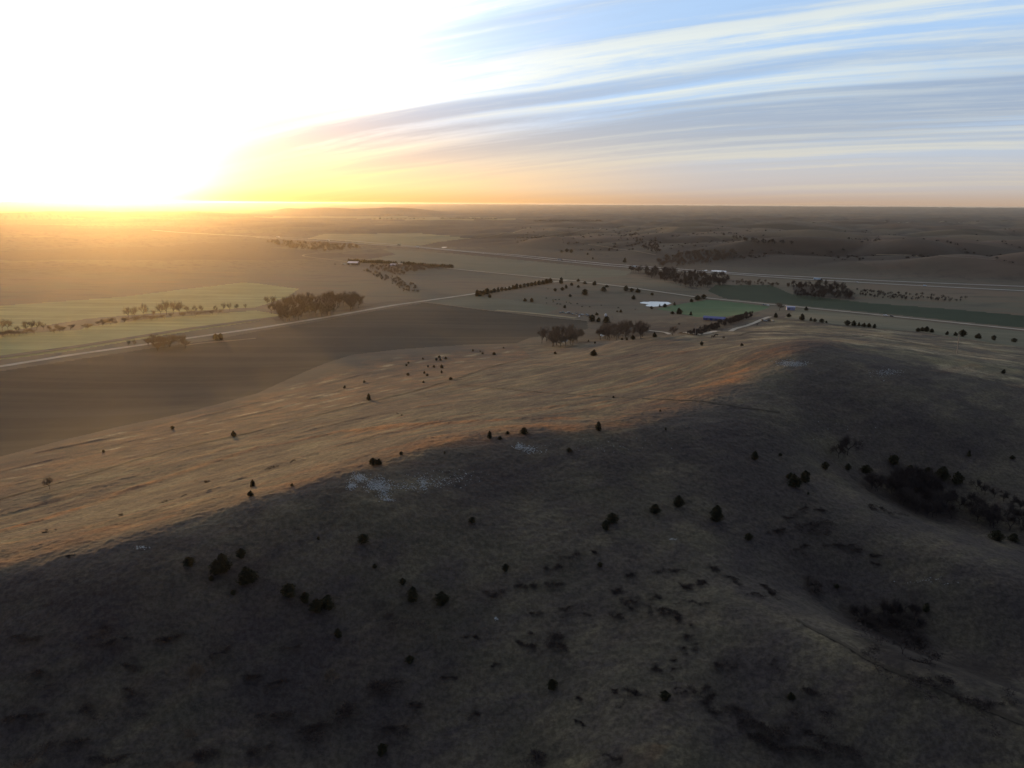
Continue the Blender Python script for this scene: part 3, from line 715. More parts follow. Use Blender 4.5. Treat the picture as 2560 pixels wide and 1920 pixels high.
def put(name, proto, parts, x, y, z, w_, h_, label, cat, group, rz=None):
    """one plant: an Empty at its foot, its parts as children (w_ and h_ scale the unit prototype)"""
    e = empty(name, (x, y, z), rng.random()*6.28 if rz is None else rz, (w_, w_, h_))
    tag(e, label, cat, group)
    for pn, me in zip(parts, proto):
        if me is not None: mesh_obj(pn, me, e)
    return e
def size_word(w_px, lo, hi): return 'small ' if w_px < lo else ('large ' if w_px > hi else '')
# cedars of the hill: x, y of the foot, width in photo pixels, prototype
HILLCED = [(933,1162,17,0),(948,1161,15,0),(1003,1137,10,3),(1224,1096,13,2),(1250,1098,11,3),(1269,1084,10,3),(1112,1133,6,0),(1180,1306,17,3),(908,1355,26,3),(796,1349,7,0),(730,1214,8,3),
 (922,1000,12,2),(862,971,7,0),(910,957,6,0),(1020,939,7,0),(1061,934,6,0),(1068,940,6,0),(1104,933,7,0),(1104,920,8,0),(1085,919,6,0),(1070,918,5,0),(1016,915,5,0),(1021,909,5,0),(1127,950,9,3),(1059,957,5,0),
 (1114,898,6,0),(1098,895,7,0),(1101,902,6,0),(1091,902,6,0),(1057,898,5,0),(1182,878,5,0),(1200,880,4,0),(1207,885,5,0),(1235,887,9,3),(1259,871,4,0),
 (584,1091,12,0),(632,1216,12,2),(627,1240,14,0),(259,1131,6,0),(431,1073,8,0),(1496,1074,19,0),(1310,1085,20,3),(1423,1130,14,3),(1664,1075,7,0),(1651,1028,5,0),(1887,1148,16,1),
 (1531,1306,29,3),(1514,1324,20,1),(1638,1282,24,0),(1697,1265,24,1),(1791,1302,29,1),(1872,1350,17,0),(1534,995,5,0),
 (1984,1216,27,0),(2012,1205,23,1),(1976,1198,16,0),(2063,1172,15,1),(2120,1175,12,1),(2234,1160,22,0),(2276,1174,14,3),(2355,1202,27,1),(2319,1188,22,3),(2391,1208,25,0),(2166,1182,24,3),(1950,1140,8,0),(2422,1140,9,2),(2530,1147,9,0),(2020,1237,6,0),(2491,1350,26,3),(2533,1352,20,3),
 (473,1412,25,3),(557,1430,42,0),(603,1392,20,0),(616,1458,38,0),(529,1451,12,0),(583,1486,12,0),(722,1492,33,0),(763,1505,20,1),(793,1530,32,0),(819,1522,36,0),(1032,1500,34,0),(1105,1510,31,0),(1007,1461,14,1),(937,1420,10,0),(845,1590,20,0),(1025,1657,18,0),(954,1885,24,0),(1264,1426,15,1),(1500,1416,12,0),
 (2316,1526,18,0),(2092,1469,10,0),(1976,1747,15,0),(1381,1721,22,0),(1663,1748,22,0),(2509,934,9,0),(1854,865,7,0),(1388,885,8,3),(1754,864,8,1)]
for px, py, wp, k in HILLCED:
    x, y, z, d = spot(px, py); w_ = wp/FPX*d
    asp = {0: 1.05, 1: 1.3, 2: 1.45, 3: .8}[k]*(.9+.2*rng.random())
    wd = {0: .82, 1: .84, 2: .72, 3: 1.0}[k]
    shp_ = {0: 'round cedar', 1: 'tall oval cedar', 2: 'pointed cedar', 3: 'spreading juniper'}[k]
    put('cedar_tree', CED[k] if k != 0 else CED[(0, 1, 4, 5)[rng.integers(0, 4)]], ('trunk', 'crown'), x, y, z-.05, w_/wd, w_*asp, uniq(size_word(wp, 9, 24)+shp_, px, py), 'tree', 'cedars scattered over the hill')
# thickets of the shaded slope: x, y, width in pixels
for px, py, wp in THICK:
    x, y, z, d = spot(px, py); w_ = wp/FPX*d/.80
    o = mesh_obj('thicket', THK[rng.integers(0, 9)]); o.location = (x, y, z-.05); o.rotation_euler = (0, 0, rng.random()*6.28); o.scale = (w_*1.15, w_*1.15, min(w_*.55, 1.8+w_*.15))
    tag(o, uniq(size_word(wp, 34, 70)+'leafless dark thicket', px, py), 'shrub', 'low thickets on the hill')
# bare trees of the ravines on the right slope
def in_px_poly(poly, n, seed=1):
    r_ = np.random.default_rng(seed); pl = np.array(poly, float); out = []
    lo, hi = pl.min(0), pl.max(0)
    while len(out) < n:
        q = lo+r_.random(2)*(hi-lo)
        if inpoly(np.array([q[0]]), np.array([q[1]]), pl)[0]: out.append((float(q[0]), float(q[1])))
    return sorted(out, key=lambda q_: q_[1])
def bare(px, py, hp, label, group, protos=None, w_=None):
    x, y, z, d = spot(px, py); h_ = hp/FPX*d*(.88 if d > 700 else 1)
    pr = (protos or BARE); return put('bare_tree', pr[rng.integers(0, len(pr))], ('trunk', 'crown'), x, y, z-.1, h_*(w_ or 1.0)*(.9+.25*rng.random()), h_, label, 'tree', group)
M_DK = (simple_mat('dark_twigs', (0.046, 0.040, 0.040), (0.068, 0.057, 0.054), .6),)
DARK = []
for s_ in (.7, .85):
    t_, c_ = bare_proto(s_, M_DK[0], 1100); DARK.append((t_, c_))
for k, (px, py) in enumerate(in_px_poly([(2160,1205),(2198,1192),(2267,1186),(2340,1215),(2390,1290),(2380,1310),(2330,1300),(2238,1262),(2165,1225)], 44, 3)):
    bare(px, py+6, 34+10*rng.random(), 'dark leafless tree crowding the upper ravine on the right slope', 'dark bare trees packed in the upper ravine', DARK, 1.25)
for k, (px, py) in enumerate(in_px_poly([(2354,1235),(2450,1262),(2560,1300),(2600,1345),(2560,1345),(2450,1310),(2380,1265)], 20, 4)):
    bare(px, py+6, 32+8*rng.random(), 'dark leafless tree in the ravine running off the right edge', 'dark bare trees where the ravine leaves the frame', DARK, 1.25)
for k, (px, py) in enumerate([(2440,1222),(2462,1233),(2485,1240),(2508,1250),(2530,1262),(2550,1272)]):
    bare(px, py+4, 26, f"{['leftmost','second','third','fourth','fifth','rightmost'][k]} dark bare tree of the line above the ravine at the right edge", 'line of bare trees above the ravine', DARK, 1.1)
for k, (px, py) in enumerate(in_px_poly([(2100,1500),(2290,1520),(2330,1600),(2300,1650),(2200,1610),(2110,1545)], 14, 5)):
    bare(px, py+4, 40, 'dim leafless tree down in the lower dark ravine', 'dim bare trees in the lower ravine', DARK, 1.3)
bare(2096, 1146, 40, 'thin bare tree, left one of two above the upper ravine', None, DARK); bare(2119, 1138, 48, 'fuller bare tree, right one of two above the upper ravine', None, DARK, 1.2)
bare(474, 1735, 76, 'ghostly pale leafless tree low on the dim left slope', None, PALE, 1.0)
bare(830, 1712, 40, 'small greyish leafless tree among thickets low on the slope', None, PALE, 1.1)
bare(478, 1850, 34, 'tiny pale leafless tree close to the bottom edge at left', None, PALE, 1.1)
bare(124, 1222, 30, 'faint grey sapling beside the dark trail at far left', None, None, .9)
# ---- trees of the valley
def rownames(n): return ['first', 'second', 'third', 'fourth', 'fifth', 'sixth', 'seventh', 'eighth', 'ninth', 'tenth', 'eleventh', 'twelfth', 'thirteenth', 'fourteenth', 'fifteenth', 'sixteenth', 'seventeenth', 'eighteenth', 'nineteenth', 'twentieth', 'twenty-first', 'twenty-second', 'twenty-third', 'twenty-fourth', 'twenty-fifth', 'twenty-sixth', 'twenty-seventh', 'twenty-eighth'][:n]
sc_ = .28933
ln = [(1110,1075),(1165,1080),(1240,1065),(1320,1075),(1390,1055),(1440,1050),(1500,1045),(1550,1045),(1620,1040),(1680,1040),(1740,1035),(1860,1030),(1930,1020),(1985,1015),(2050,1010),(2120,1000)]
hs = [100,105,120,75,110,130,115,115,75,80,75,70,80,75,65,50]
for k, ((a_, b_), h_) in enumerate(zip(ln, hs)):
    bare(a_*sc_, 480+(b_+12)*sc_, h_*sc_*1.05, f'{rownames(28)[k]} from left of the bare trees between the two pale hay fields', 'tall bare trees lined up between the pale fields', None, .85)
ln = [(20,1180,90),(70,1170,80),(150,1200,60),(230,1180,85),(270,1180,80),(320,1175,80),(380,1170,60),(430,1185,50),(500,1180,60)]
for k, (a_, b_, h_) in enumerate(ln):
    bare(a_*sc_, 480+(b_+20)*sc_, h_*sc_*1.1, f'{rownames(28)[k]} from left of the bare trees by the left edge below the pale field', 'bare trees at the left edge', None, 1.0)
for k, (px, py) in enumerate(in_px_poly([(0,836),(60,834),(150,826),(215,818),(300,802),(420,790),(610,775),(610,780),(420,797),(260,815),(215,825),(60,840),(0,843)], 46, 6)):
    bare(px, py, 10+5*rng.random(), 'low brown streamside bush between the pale hay fields', 'low brush along the creek between the hay fields', None, 1.9)
for k, (px, py) in enumerate(in_px_poly([(668,786),(705,765),(750,752),(850,748),(910,756),(930,766),(880,774),(780,792),(720,800),(690,803)], 62, 7)):
    bare(px, py+4, 30+8*rng.random(), 'leafless brown tree packed inside the rounded grove above the dirt road', 'bare trees of the round grove', None, 1.0)
for k, (px, py, h_) in enumerate([(702,789,46),(680,766,30),(668,764,26),(735,787,30)]):
    bare(px, py, h_, ['bent dark tree at the front left of the grove', 'slender tree second from the left end of the grove', 'slender tree at the very left end of the grove', 'pale thin tree at the grove front, right of the bent one'][k], None, None, .9)
for k, (px, py) in enumerate([(775,785),(790,784),(805,786),(820,783),(835,781),(800,778),(815,777)]):
    bare(px, py+6, 34, 'pale grey leafless tree in the lighter clump at the grove front', 'pale trees at the grove front', PALE, 1.05)
for k, (px, py) in enumerate(in_px_poly([(358,862),(400,846),(440,848),(466,862),(468,868),(400,874),(360,872)], 16, 8)):
    bare(px, py+4, 20+8*rng.random(), 'brown leafless bush in the clump where the dirt road meets the grass triangle', 'roadside clump by the ploughed field', None, 1.5)
for k, (px, py, h_) in enumerate([(321,867,18),(336,866,20),(372,864,22),(385,863,20)]):
    bare(px, py, h_, f'{["leftmost","second","third","rightmost"][k]} thin bare tree standing left of the roadside clump', 'thin roadside trees', None, .8)
for k, (px, py, w_) in enumerate([(540,850,15),(552,849,15)]):
    x, y, z, d = spot(px, py); put('cedar_tree', CED[0], ('trunk', 'crown'), x, y, z, w_/FPX*d, w_/FPX*d*1.0, f'{["left","right"][k]} one of two dark shrubs touching beside the dirt road', 'tree', 'pair of dark shrubs by the dirt road')
for k, (px, py) in enumerate(in_px_poly([(1352,858),(1372,850),(1420,848),(1452,854),(1456,864),(1410,872),(1362,870)], 18, 9)):
    bare(px, py, 38+10*rng.random(), 'tall tan leafless cottonwood in the left clump over the white pool', 'cottonwoods of the left clump', PALE if rng.random() < .7 else None, 1.0)
for k, (px, py) in enumerate(in_px_poly([(1480,840),(1520,832),(1600,828),(1625,842),(1600,850),(1500,852)], 30, 10)):
    bare(px, py, 32+10*rng.random(), 'leafless grey-brown tree in the right clump behind the hill', 'bare trees of the right clump', PALE if rng.random() < .45 else None, 1.05)
bare(1681, 838, 24, 'round grey leafless tree beside the lane, left of the utility pole', None, None, 1.2)
bare(1949, 776, 22, 'dark leafless tree left of the pale shed beside the county road', None, None, 1.4)
CEDV = []
row = [(1193,740,15),(1201,739,14),(1209,737,12),(1218,735,15),(1227,733,10)]+[(1236+i*9.3, 731-i*1.58, 9+3*rng.random()) for i in range(16)]
for k, (px, py, w_) in enumerate(row): CEDV.append((px, py, w_, f'{rownames(28)[k]} from left of the dark cedars rowed along the dirt road', 'cedars in the row along the dirt road'))
one = [(1224,744,9,'lone pointed cedar in the pasture just below the cedar row'),(1403,709,15,'big dark cedar at the corner where the two roads meet'),(1487,713,11,'dark cedar on the county road right of the junction'),
 (1446,704,8,'small cedar just right of the road junction'),(1462,710,8,'small cedar between the junction and the next roadside cedar'),(1429,714,7,'small cedar in pasture just below the road junction'),(1415,721,10,'round cedar in pasture below the big junction cedar'),(1446,719,7,'little cedar alone in the pasture right of the round one'),
 (1388,728,9,'flat cedar farthest left in the pasture cluster'),(1406,726,9,'cedar between the flat one and the round one in pasture'),(1565,727,13,'leftmost of the three large cedars on the county road above the pond'),(1579,729,10,'middle of the three cedars on the county road above the pond'),(1594,731,12,'rightmost of the three cedars on the county road above the pond'),
 (1509,728,12,'wide shrub in the pasture between the junction and the pond'),(1517,718,7,'small shrub above the wide pasture shrub'),(1462,737,14,'dull shrub low in the middle of the pasture'),(1584,748,12,'dark round cedar at the upper left tip of the pond'),(1630,738,7,'flat shrub in the grass above the pond'),
 (1425,742,8,'faint bush at the left of the pasture hump'),(1312,753,9,'greyish bush, left of two in the pale grazing field'),(1329,755,10,'greyish bush, right of two in the pale grazing field'),(1728,755,9,'small cedar at the left corner of the green wheat field'),(1744,750,13,'middle cedar at the top corner of the green wheat field'),(1759,747,12,'cedar touching the county road above the green wheat field'),
 (1686,763,8,'dark bush at the right tip of the pond'),(1662,768,10,'dark bush on the near bank of the pond'),(1649,767,6,'little bush at the near bank left of the dark one'),(1629,772,8,'bush below the left bay of the pond'),(1681,785,8,'left bush on the near edge of the green wheat field'),(1697,785,14,'wide bush on the near edge of the green wheat field'),(1727,788,9,'right bush on the near edge of the green wheat field'),
 (1552,781,8,'dark bush right of the white tank'),(1543,780,5,'tiny bush beside the dark bush near the tank'),(1480,803,19,'biggest dark cedar behind the right tree clump'),(1497,804,12,'second dark cedar behind the right tree clump'),(1516,808,16,'third dark cedar behind the right tree clump'),(1636,843,12,'squat dark cedar on the hill brow left of the lane tree'),
 (2005,800,17,'widest dark shrub at the left of the terrace edge'),(2027,802,9,'second shrub right of the widest one on the terrace edge'),(2037,804,8,'third shrub right of the widest one on the terrace edge'),(1972,793,10,'round shrub left of the widest one on the terrace edge'),(1939,794,12,'shrub at the far left of the terrace edge'),(2054,806,10,'faint grey shrub alone on the terrace edge'),(2066,807,5,'tiny dark shrub alone on the terrace edge'),
 (2118,813,13,'leftmost of the row of six shrubs on the terrace edge'),(2134,814,14,'second of the row of six shrubs on the terrace edge'),(2147,815,9,'third of the row of six shrubs on the terrace edge'),(2160,817,10,'fourth of the row of six shrubs on the terrace edge'),(2172,818,9,'fifth of the row of six shrubs on the terrace edge'),(2186,820,11,'last of the row of six shrubs on the terrace edge'),
 (2295,829,10,'first of four shrubs in the middle of the terrace edge'),(2305,828,9,'second of four shrubs in the middle of the terrace edge'),(2316,829,12,'third of four shrubs in the middle of the terrace edge'),(2329,831,10,'fourth of four shrubs in the middle of the terrace edge'),(2368,837,8,'small bush right of the four shrubs on the terrace edge'),(2388,839,8,'second small bush right of the four shrubs'),(2406,841,14,'biggest round bush toward the right on the terrace edge'),
 (2446,846,12,'greyish bush third from the right edge'),(2484,850,10,'dark bush second from the right edge on the terrace edge'),(2535,855,10,'dark bush nearest the right edge on the terrace edge'),(2015,776,9,'low bush in the grass right of the pale shed'),
 (1404,631,7,'left of three upland cedars beyond the interstate'),(1417,630,9,'middle of three upland cedars beyond the interstate'),(1428,632,8,'right of three upland cedars beyond the interstate'),(1469,637,5,'lone speck of a cedar beyond the interstate'),(1562,656,12,'dark cedar right above the interstate near the bluish truck'),(1482,648,5,'tiny cedar between upland cedars and interstate'),
 (1412,770,8,'reddish bush above the parked old vehicles'),(1491,788,8,'rusty bush at the right end of the parked vehicles'),(1485,889,16,'dim shrub clump in the swale behind the lit hillside'),(1487,859,6,'left dot of a shrub on the dark knoll behind the hill'),(1471,854,5,'small shrub at the left of the dark knoll'),(1555,850,6,'shrub on the brow of the dark knoll'),(1582,849,10,'wide shrub on the brow where lit grass begins'),(1567,850,7,'shrub between two others on the brow of the knoll')]
for a_ in one: CEDV.append(a_+(None,))
for px, py, w_, lb, gp in CEDV:
    x, y, z, d = spot(px, py); w_ = w_/FPX*d
    put('cedar_tree', CED[rng.integers(0, 6)], ('trunk', 'crown'), x, y, z-.1, w_*1.15, w_*(.85+.25*rng.random()), lb, 'tree', gp)
# ---- far-off woods that read as one mass
def wood(name, label, pts, hp, protos, w_=1.0, trunks=True):
    buf = []; fb = []; n = 0
    for (px, py) in pts:
        x, y, z, d = spot(px, py); h_ = hp*.85*(.6+.7*rng.random())/FPX*d; ang = rng.random()*6.28
        for me in protos[rng.integers(0, len(protos))]:
            nv = len(me.vertices); co = np.empty(nv*3, np.float32); me.vertices.foreach_get('co', co); co = co.reshape(-1, 3)
            ff = np.empty(len(me.loops), np.int32); me.loops.foreach_get('vertex_index', ff)
            c2 = np.stack([(co[:, 0]*math.cos(ang)-co[:, 1]*math.sin(ang))*h_*w_+x, (co[:, 0]*math.sin(ang)+co[:, 1]*math.cos(ang))*h_*w_+y, co[:, 2]*h_+z-.1], 1)
            buf.append(c2); fb.append(ff.reshape(-1, 4)+n); n += nv
    mt = protos[0][1].materials[0]
    o = mesh_obj(name, np_mesh(name, np.vstack(buf), np.vstack(fb), (mt,), smooth=False)); tag(o, label, 'trees', kind='stuff')
wood('creek_woodland', 'dark belt of leafless trees between the interstate and the county road', in_px_poly([(1575,680),(1660,680),(1700,686),(1805,694),(1822,702),(1810,716),(1730,722),(1650,702)], 170, 11), 18, DARK)
wood('roadside_woodland', 'dark oval wood beside the alfalfa field under the interstate', in_px_poly([(1982,716),(2060,714),(2110,722),(2140,748),(2060,750),(1985,742)], 120, 12), 16, DARK)
wood('scattered_brush', 'thin brush between the creek wood and the oval wood', in_px_poly([(1830,706),(1900,706),(1980,716),(1970,722),(1840,714)], 50, 25), 10, BARE)
wood('right_brush', 'dull brush strip right of the oval wood', in_px_poly([(2140,725),(2230,735),(2420,748),(2400,755),(2220,750),(2150,742)], 90, 26), 9, DARK)
wood('ravine_woodland', 'grey leafless wood in the draw beyond the interstate', in_px_poly([(1640,655),(1690,640),(1760,632),(1840,632),(1840,648),(1770,660),(1700,668),(1650,668)], 200, 13), 13, BARE)
wood('draw_brush', 'dark brush up the forked draws of the uplands', in_px_poly([(1580,598),(1640,604),(1655,640),(1610,625)], 70, 14)+in_px_poly([(1800,590),(1920,605),(2010,612),(1900,612)], 60, 24), 9, DARK)
wood('farm_woodlot', 'brown leafless woodlot wrapped round the farmstead', in_px_poly([(918,664),(980,667),(1020,666),(1130,668),(1128,673),(1045,678),(1012,688),(990,690),(960,680),(925,673)], 240, 15), 9, BARE, 1.1)
wood('windbreak_wood', 'brown wood strip under the interstate at left', in_px_poly([(656,604),(730,608),(900,616),(900,622),(813,630),(712,620)], 230, 16), 9, BARE, 1.1)
wood('stream_brush', 'pale brush winding from the farmstead towards the grove', in_px_poly([(905,672),(930,680),(1000,700),(1050,722),(1052,732),(1010,730),(980,712),(910,684)], 110, 17), 9, PALE, 1.1)
wood('hedge_brush', 'dark brush hedge running behind the blue shed', in_px_poly([(1715,838),(1790,812),(1830,798),(1880,786),(1878,796),(1810,818),(1745,842)], 170, 18), 12, DARK, 1.1)
wood('distant_tree_line', 'thin dark tree lines far off below the horizon', [(935+i*11+4*rng.random(), 548.5) for i in range(12)]+[(1103+i*4, 547.5+i*.05) for i in range(35)]+[(1338+i*5, 554) for i in range(34)]+[(952+i*4,539.5) for i in range(14)], 4.2, DARK, 2.2)
_i, _j = np.nonzero((draw > .72) & (fm > .5) & (rad2 > 1700) & (rad2 < 4300) & (GX/np.maximum(GY, 1) > .0) & (np.arange(NA)[None] < NF))
_k = rng.choice(len(_i), 800, replace=False)
def wood_xy(name, label, xy, hm, protos):
    buf = []; fb = []; n = 0
    for (x, y) in xy:
        z = float(meshz(x, y)); h_ = hm*(.6+.8*rng.random()); ang = rng.random()*6.28
        me = protos[rng.integers(0, len(protos))]
        nv = len(me.vertices); co = np.empty(nv*3, np.float32); me.vertices.foreach_get('co', co); co = co.reshape(-1, 3)
        ff = np.empty(len(me.loops), np.int32); me.loops.foreach_get('vertex_index', ff)
        buf.append(np.stack([(co[:, 0]*math.cos(ang)-co[:, 1]*math.sin(ang))*h_*1.9+x, (co[:, 0]*math.sin(ang)+co[:, 1]*math.cos(ang))*h_*1.9+y, co[:, 2]*h_+z-.2], 1)); fb.append(ff.reshape(-1, 4)+n); n += nv
    tag(mesh_obj(name, np_mesh(name, np.vstack(buf), np.vstack(fb), (protos[0].materials[0],), smooth=False)), label, 'trees', kind='stuff')
wood_xy('gully_brush', 'dark brush lining the draws of the uplands beyond the interstate', [(float(GX[_i[k], _j[k]]), float(GY[_i[k], _j[k]])) for k in _k], 6.5, [d_[1] for d_ in DARK])
for (rw, lb, gp) in (([(872+i*5.6, 655+i*.25) for i in range(22)], 'from left of the windbreak cedars behind the barn', 'windbreak cedars behind the barn'), ([(1004+i*6.0, 661+i*.42) for i in range(22)], 'from left of the windbreak cedars right of the farmhouse', 'windbreak cedars right of the farmhouse')):
    for k, (px, py) in enumerate(rw):
        x, y, z, d = spot(px, py); w_ = (6.5+2.5*rng.random())/FPX*d
        put('cedar_tree', CED[rng.integers(0, 4)], ('trunk', 'crown'), x, y, z-.1, w_*1.2, w_*1.05, f'{rownames(28)[k]} {lb}', 'tree', gp)
# ------------------------------------------------------------------ roads and trails
def ribbon(name, pts, width, mat, off=0.1, kind='structure', smooth=3):
    q = []
    for a_, b_ in zip(pts[:-1], pts[1:]):
        n = max(1, int(math.hypot(b_[0]-a_[0], b_[1]-a_[1])/12))
        for i in range(n): q.append((a_[0]+(b_[0]-a_[0])*i/n, a_[1]+(b_[1]-a_[1])*i/n))
    q.append(pts[-1]); q = np.array(q)
    P = cast(q[:, 0], q[:, 1])[:, :2]
    for _ in range(smooth): P[1:-1] = (P[:-2]+2*P[1:-1]+P[2:])/4
    # resample evenly
    s = np.r_[0, np.cumsum(np.linalg.norm(np.diff(P, axis=0), axis=1))]; L = s[-1]
    step = max(1.5, np.linalg.norm(P, axis=1).mean()*.004); t_ = np.linspace(0, L, max(4, int(L/step)))
    P = np.stack([np.interp(t_, s, P[:, 0]), np.interp(t_, s, P[:, 1])], 1)
    T_ = np.gradient(P, axis=0); T_ /= np.linalg.norm(T_, axis=1)[:, None]; N_ = np.stack([-T_[:, 1], T_[:, 0]], 1)
    jit = 1+0.10*np.array([perlin(np.array([a_/14.]), np.array([.5]))[0] for a_ in t_])
    ks = np.linspace(-.5, .5, 5); rows = []
    for k in ks:
        xy = P+N_*(k*width*jit)[:, None]; rows.append(np.c_[xy, np.zeros(len(xy))])
    Z = np.max([meshz(r_[:, 0], r_[:, 1]) for r_ in rows], 0) if width > 4 else None
    rr_ = np.linalg.norm(P, axis=1)
    for r_ in rows: r_[:, 2] = (Z if Z is not None else meshz(r_[:, 0], r_[:, 1]))+off+rr_*.00025
    V_ = np.stack(rows, 1).reshape(-1, 3); m_ = len(P); F_ = []
    for k in range(4):
        i = np.arange(m_-1); F_.append(np.stack([i*5+k, i*5+k+1, (i+1)*5+k+1, (i+1)*5+k], 1)[:, ::-1])
    return tag(mesh_obj(name, np_mesh(name, V_, np.vstack(F_), (mat,))), kind=kind)
M_CONC = simple_mat('highway_concrete', (0.34, 0.34, 0.33), (0.40, 0.39, 0.38), .05, coord='Object')
M_GRAV = simple_mat('gravel', (0.31, 0.28, 0.23), (0.40, 0.36, 0.30), .06)
M_DIRT = simple_mat('dirt_track', (0.16, 0.135, 0.10), (0.22, 0.18, 0.13), .1)
M_TRAIL = simple_mat('worn_trail', (0.045, 0.040, 0.032), (0.065, 0.055, 0.042), .1)
M_VERGE = simple_mat('dull_verge_grass', (0.075, 0.062, 0.042), (0.10, 0.08, 0.055), .05)
ribbon('verge', [(-60,905),(0,893),(185,868),(330,845),(460,824),(640,800),(814,779),(960,757),(1040,752)], 15, M_VERGE, .06)
ribbon('interstate_road', [(380,576),(451,582),(564,588),(640,592),(756,596.5),(871,602),(929,607.5),(1000,613),(1074,620.5),(1180,630),(1280,637),(1413,650),(1520,660.5),(1679,672),(1772,679),(1920,688.5),(2065,695.5),(2209,703),(2354,709),(2560,717),(2640,720)], 10, M_CONC, .4)
ribbon('interstate_road', [(640,594.5),(756,600),(871,607.5),(929,611.5),(1045,619.5),(1132,627),(1280,640.5),(1396,653),(1520,665),(1679,676.7),(1815,685),(1920,692.8),(2036,700),(2137,706),(2296,715),(2560,728),(2640,732)], 10, M_CONC, .4)
ribbon('county_road', [(1110,670.5),(1280,687),(1419,700.5),(1569,718.7),(1731,742),(1920,761),(1986,767),(2209,789.5),(2400,809),(2560,826),(2640,834)], 8, M_GRAV, .25)
ribbon('dirt_road', [(-80,929),(0,917),(185,887),(362,862),(463,847),(640,822),(814,794),(987,763),(1060,753),(1184,735.5),(1280,718),(1381,706),(1419,701)], 8.5, M_GRAV, .15)
ribbon('farm_track', [(463,864),(510,857),(560,854),(640,846)], 4, M_DIRT, .1)
ribbon('field_track', [(1062,755.5),(1190,772.5),(1280,783),(1396,796),(1468,802)], 4, M_DIRT, .12)
ribbon('gravel_road', [(1000,613.5),(1060,606),(1175,597),(1230,590),(1275,583),(1332,567.5)], 9, M_DIRT, .4)
ribbon('farm_lane', [(880,655.5),(810,647.5),(760,642),(738,639.5),(760,636.5),(860,629),(950,621)], 6, M_DIRT, .3)
ribbon('farm_lane', [(1596,824),(1640,829),(1690,834),(1740,837),(1780,836),(1810,828),(1850,820),(1885,812),(1905,800),(1925,793)], 5, M_GRAV, .12)
ribbon('trail', [(-40,1258),(0,1248),(200,1192),(420,1126),(640,1078),(860,1020),(1020,982),(1130,950),(1230,916),(1330,893)], 2.0, M_TRAIL, .12, smooth=1)
ribbon('trail', [(1155,962),(1310,977),(1470,990),(1640,998),(1760,1003),(1850,1018),(1950,1032)], .8, M_TRAIL, .1, smooth=1)
ribbon('trail', [(1845,840),(1870,830),(1925,828),(1990,833),(2080,841),(2180,840),(2240,850),(2330,868),(2450,884),(2560,898),(2620,905)], 1.6, M_TRAIL, .12, smooth=1)
ribbon('trail', [(1935,797),(2040,807),(2120,817),(2200,822),(2310,834),(2400,847),(2500,863),(2600,872)], 1.6, M_TRAIL, .15, smooth=1)
ribbon('trail', [(1990,1548),(2040,1575),(2110,1612),(2200,1665),(2300,1700),(2420,1752),(2560,1812)], 1.0, M_TRAIL, .1, smooth=1)
M_STRAW = simple_mat('straw_margin', (0.23, 0.19, 0.115), (0.29, 0.24, 0.15), .08)
ribbon('field_margin', [(1240,776),(1330,783.5),(1400,791),(1440,796)], 9, M_STRAW, .12)
ribbon('ridge_track', [(1920,557),(2100,556.5),(2300,556),(2560,552)], 16, M_DIRT, 1.2)
ribbon('ridge_track', [(2190,637),(2281,639),(2400,644),(2490,649)], 4, M_DIRT, .4)
ribbon('ridge_track', [(1330,593),(1400,585),(1480,573),(1540,568),(1700,572),(1850,576)], 6, M_DIRT, .5)
ribbon('ridge_track', [(1470,612),(1560,624),(1640,638)], 4, M_DIRT, .4)
# ------------------------------------------------------------------ water
M_WAT, t, bs = new_mat('water'); bs.inputs['Base Color'].default_value = (0.05, 0.06, 0.06, 1); bs.inputs['Roughness'].default_value = .12
bs.inputs['Specular IOR Level'].default_value = .9; bs.inputs['IOR'].default_value = 1.6
for name, wz, wp in PONDW:
    n = len(wp); bm = bmesh.new(); vs = [bm.verts.new((float(x), float(y), wz)) for x, y in wp]; bm.faces.new(vs); bmesh.ops.triangulate(bm, faces=bm.faces)
    bmesh.ops.recalc_face_normals(bm, faces=bm.faces)
    if sum(f.normal.z for f in bm.faces) < 0: bmesh.ops.reverse_faces(bm, faces=bm.faces)
    me = bpy.data.meshes.new(name); bm.to_mesh(me); bm.free(); me.materials.append(M_WAT); tag(mesh_obj(name, me), kind='structure')
# ------------------------------------------------------------------ limestone scars
M_ROCK = simple_mat('limestone', (0.30, 0.33, 0.335), (0.40, 0.42, 0.42), 1.5)
def rocks(name, label, blobs, n, smin, smax):
    mb = MB()
    for (px, py, wx, wy, k) in blobs:
        m_ = int(n*k); a_ = rng.normal(size=(m_, 2))*[wx, wy]; c_ = cast(px+a_[:, 0], py+a_[:, 1]); zz = meshz(c_[:, 0], c_[:, 1])
        for q, z_ in zip(c_, zz):
            s_ = smin+(smax-smin)*rng.random()**2
            V_ = np.array([(-1,-1,-1),(1,-1,-1),(1,1,-1),(-1,1,-1),(-.7,-.8,1),(.8,-.7,1),(.7,.8,1),(-.8,.7,1)], float)*[s_, s_*(.5+.6*rng.random()), s_*.3]
            V_ += rng.normal(size=V_.shape)*s_*.14; an = rng.random()*3.14
            V_ = V_ @ np.array([[math.cos(an), math.sin(an), 0], [-math.sin(an), math.cos(an), 0], [0, 0, 1]])
            mb.add(V_+[q[0], q[1], z_+s_*.12], [(0,3,2,1),(4,5,6,7),(0,1,5,4),(1,2,6,5),(2,3,7,6),(3,0,4,7)])
    tag(mesh_obj(name, mb.mesh(name, M_ROCK)), label, 'rocks', kind='stuff')
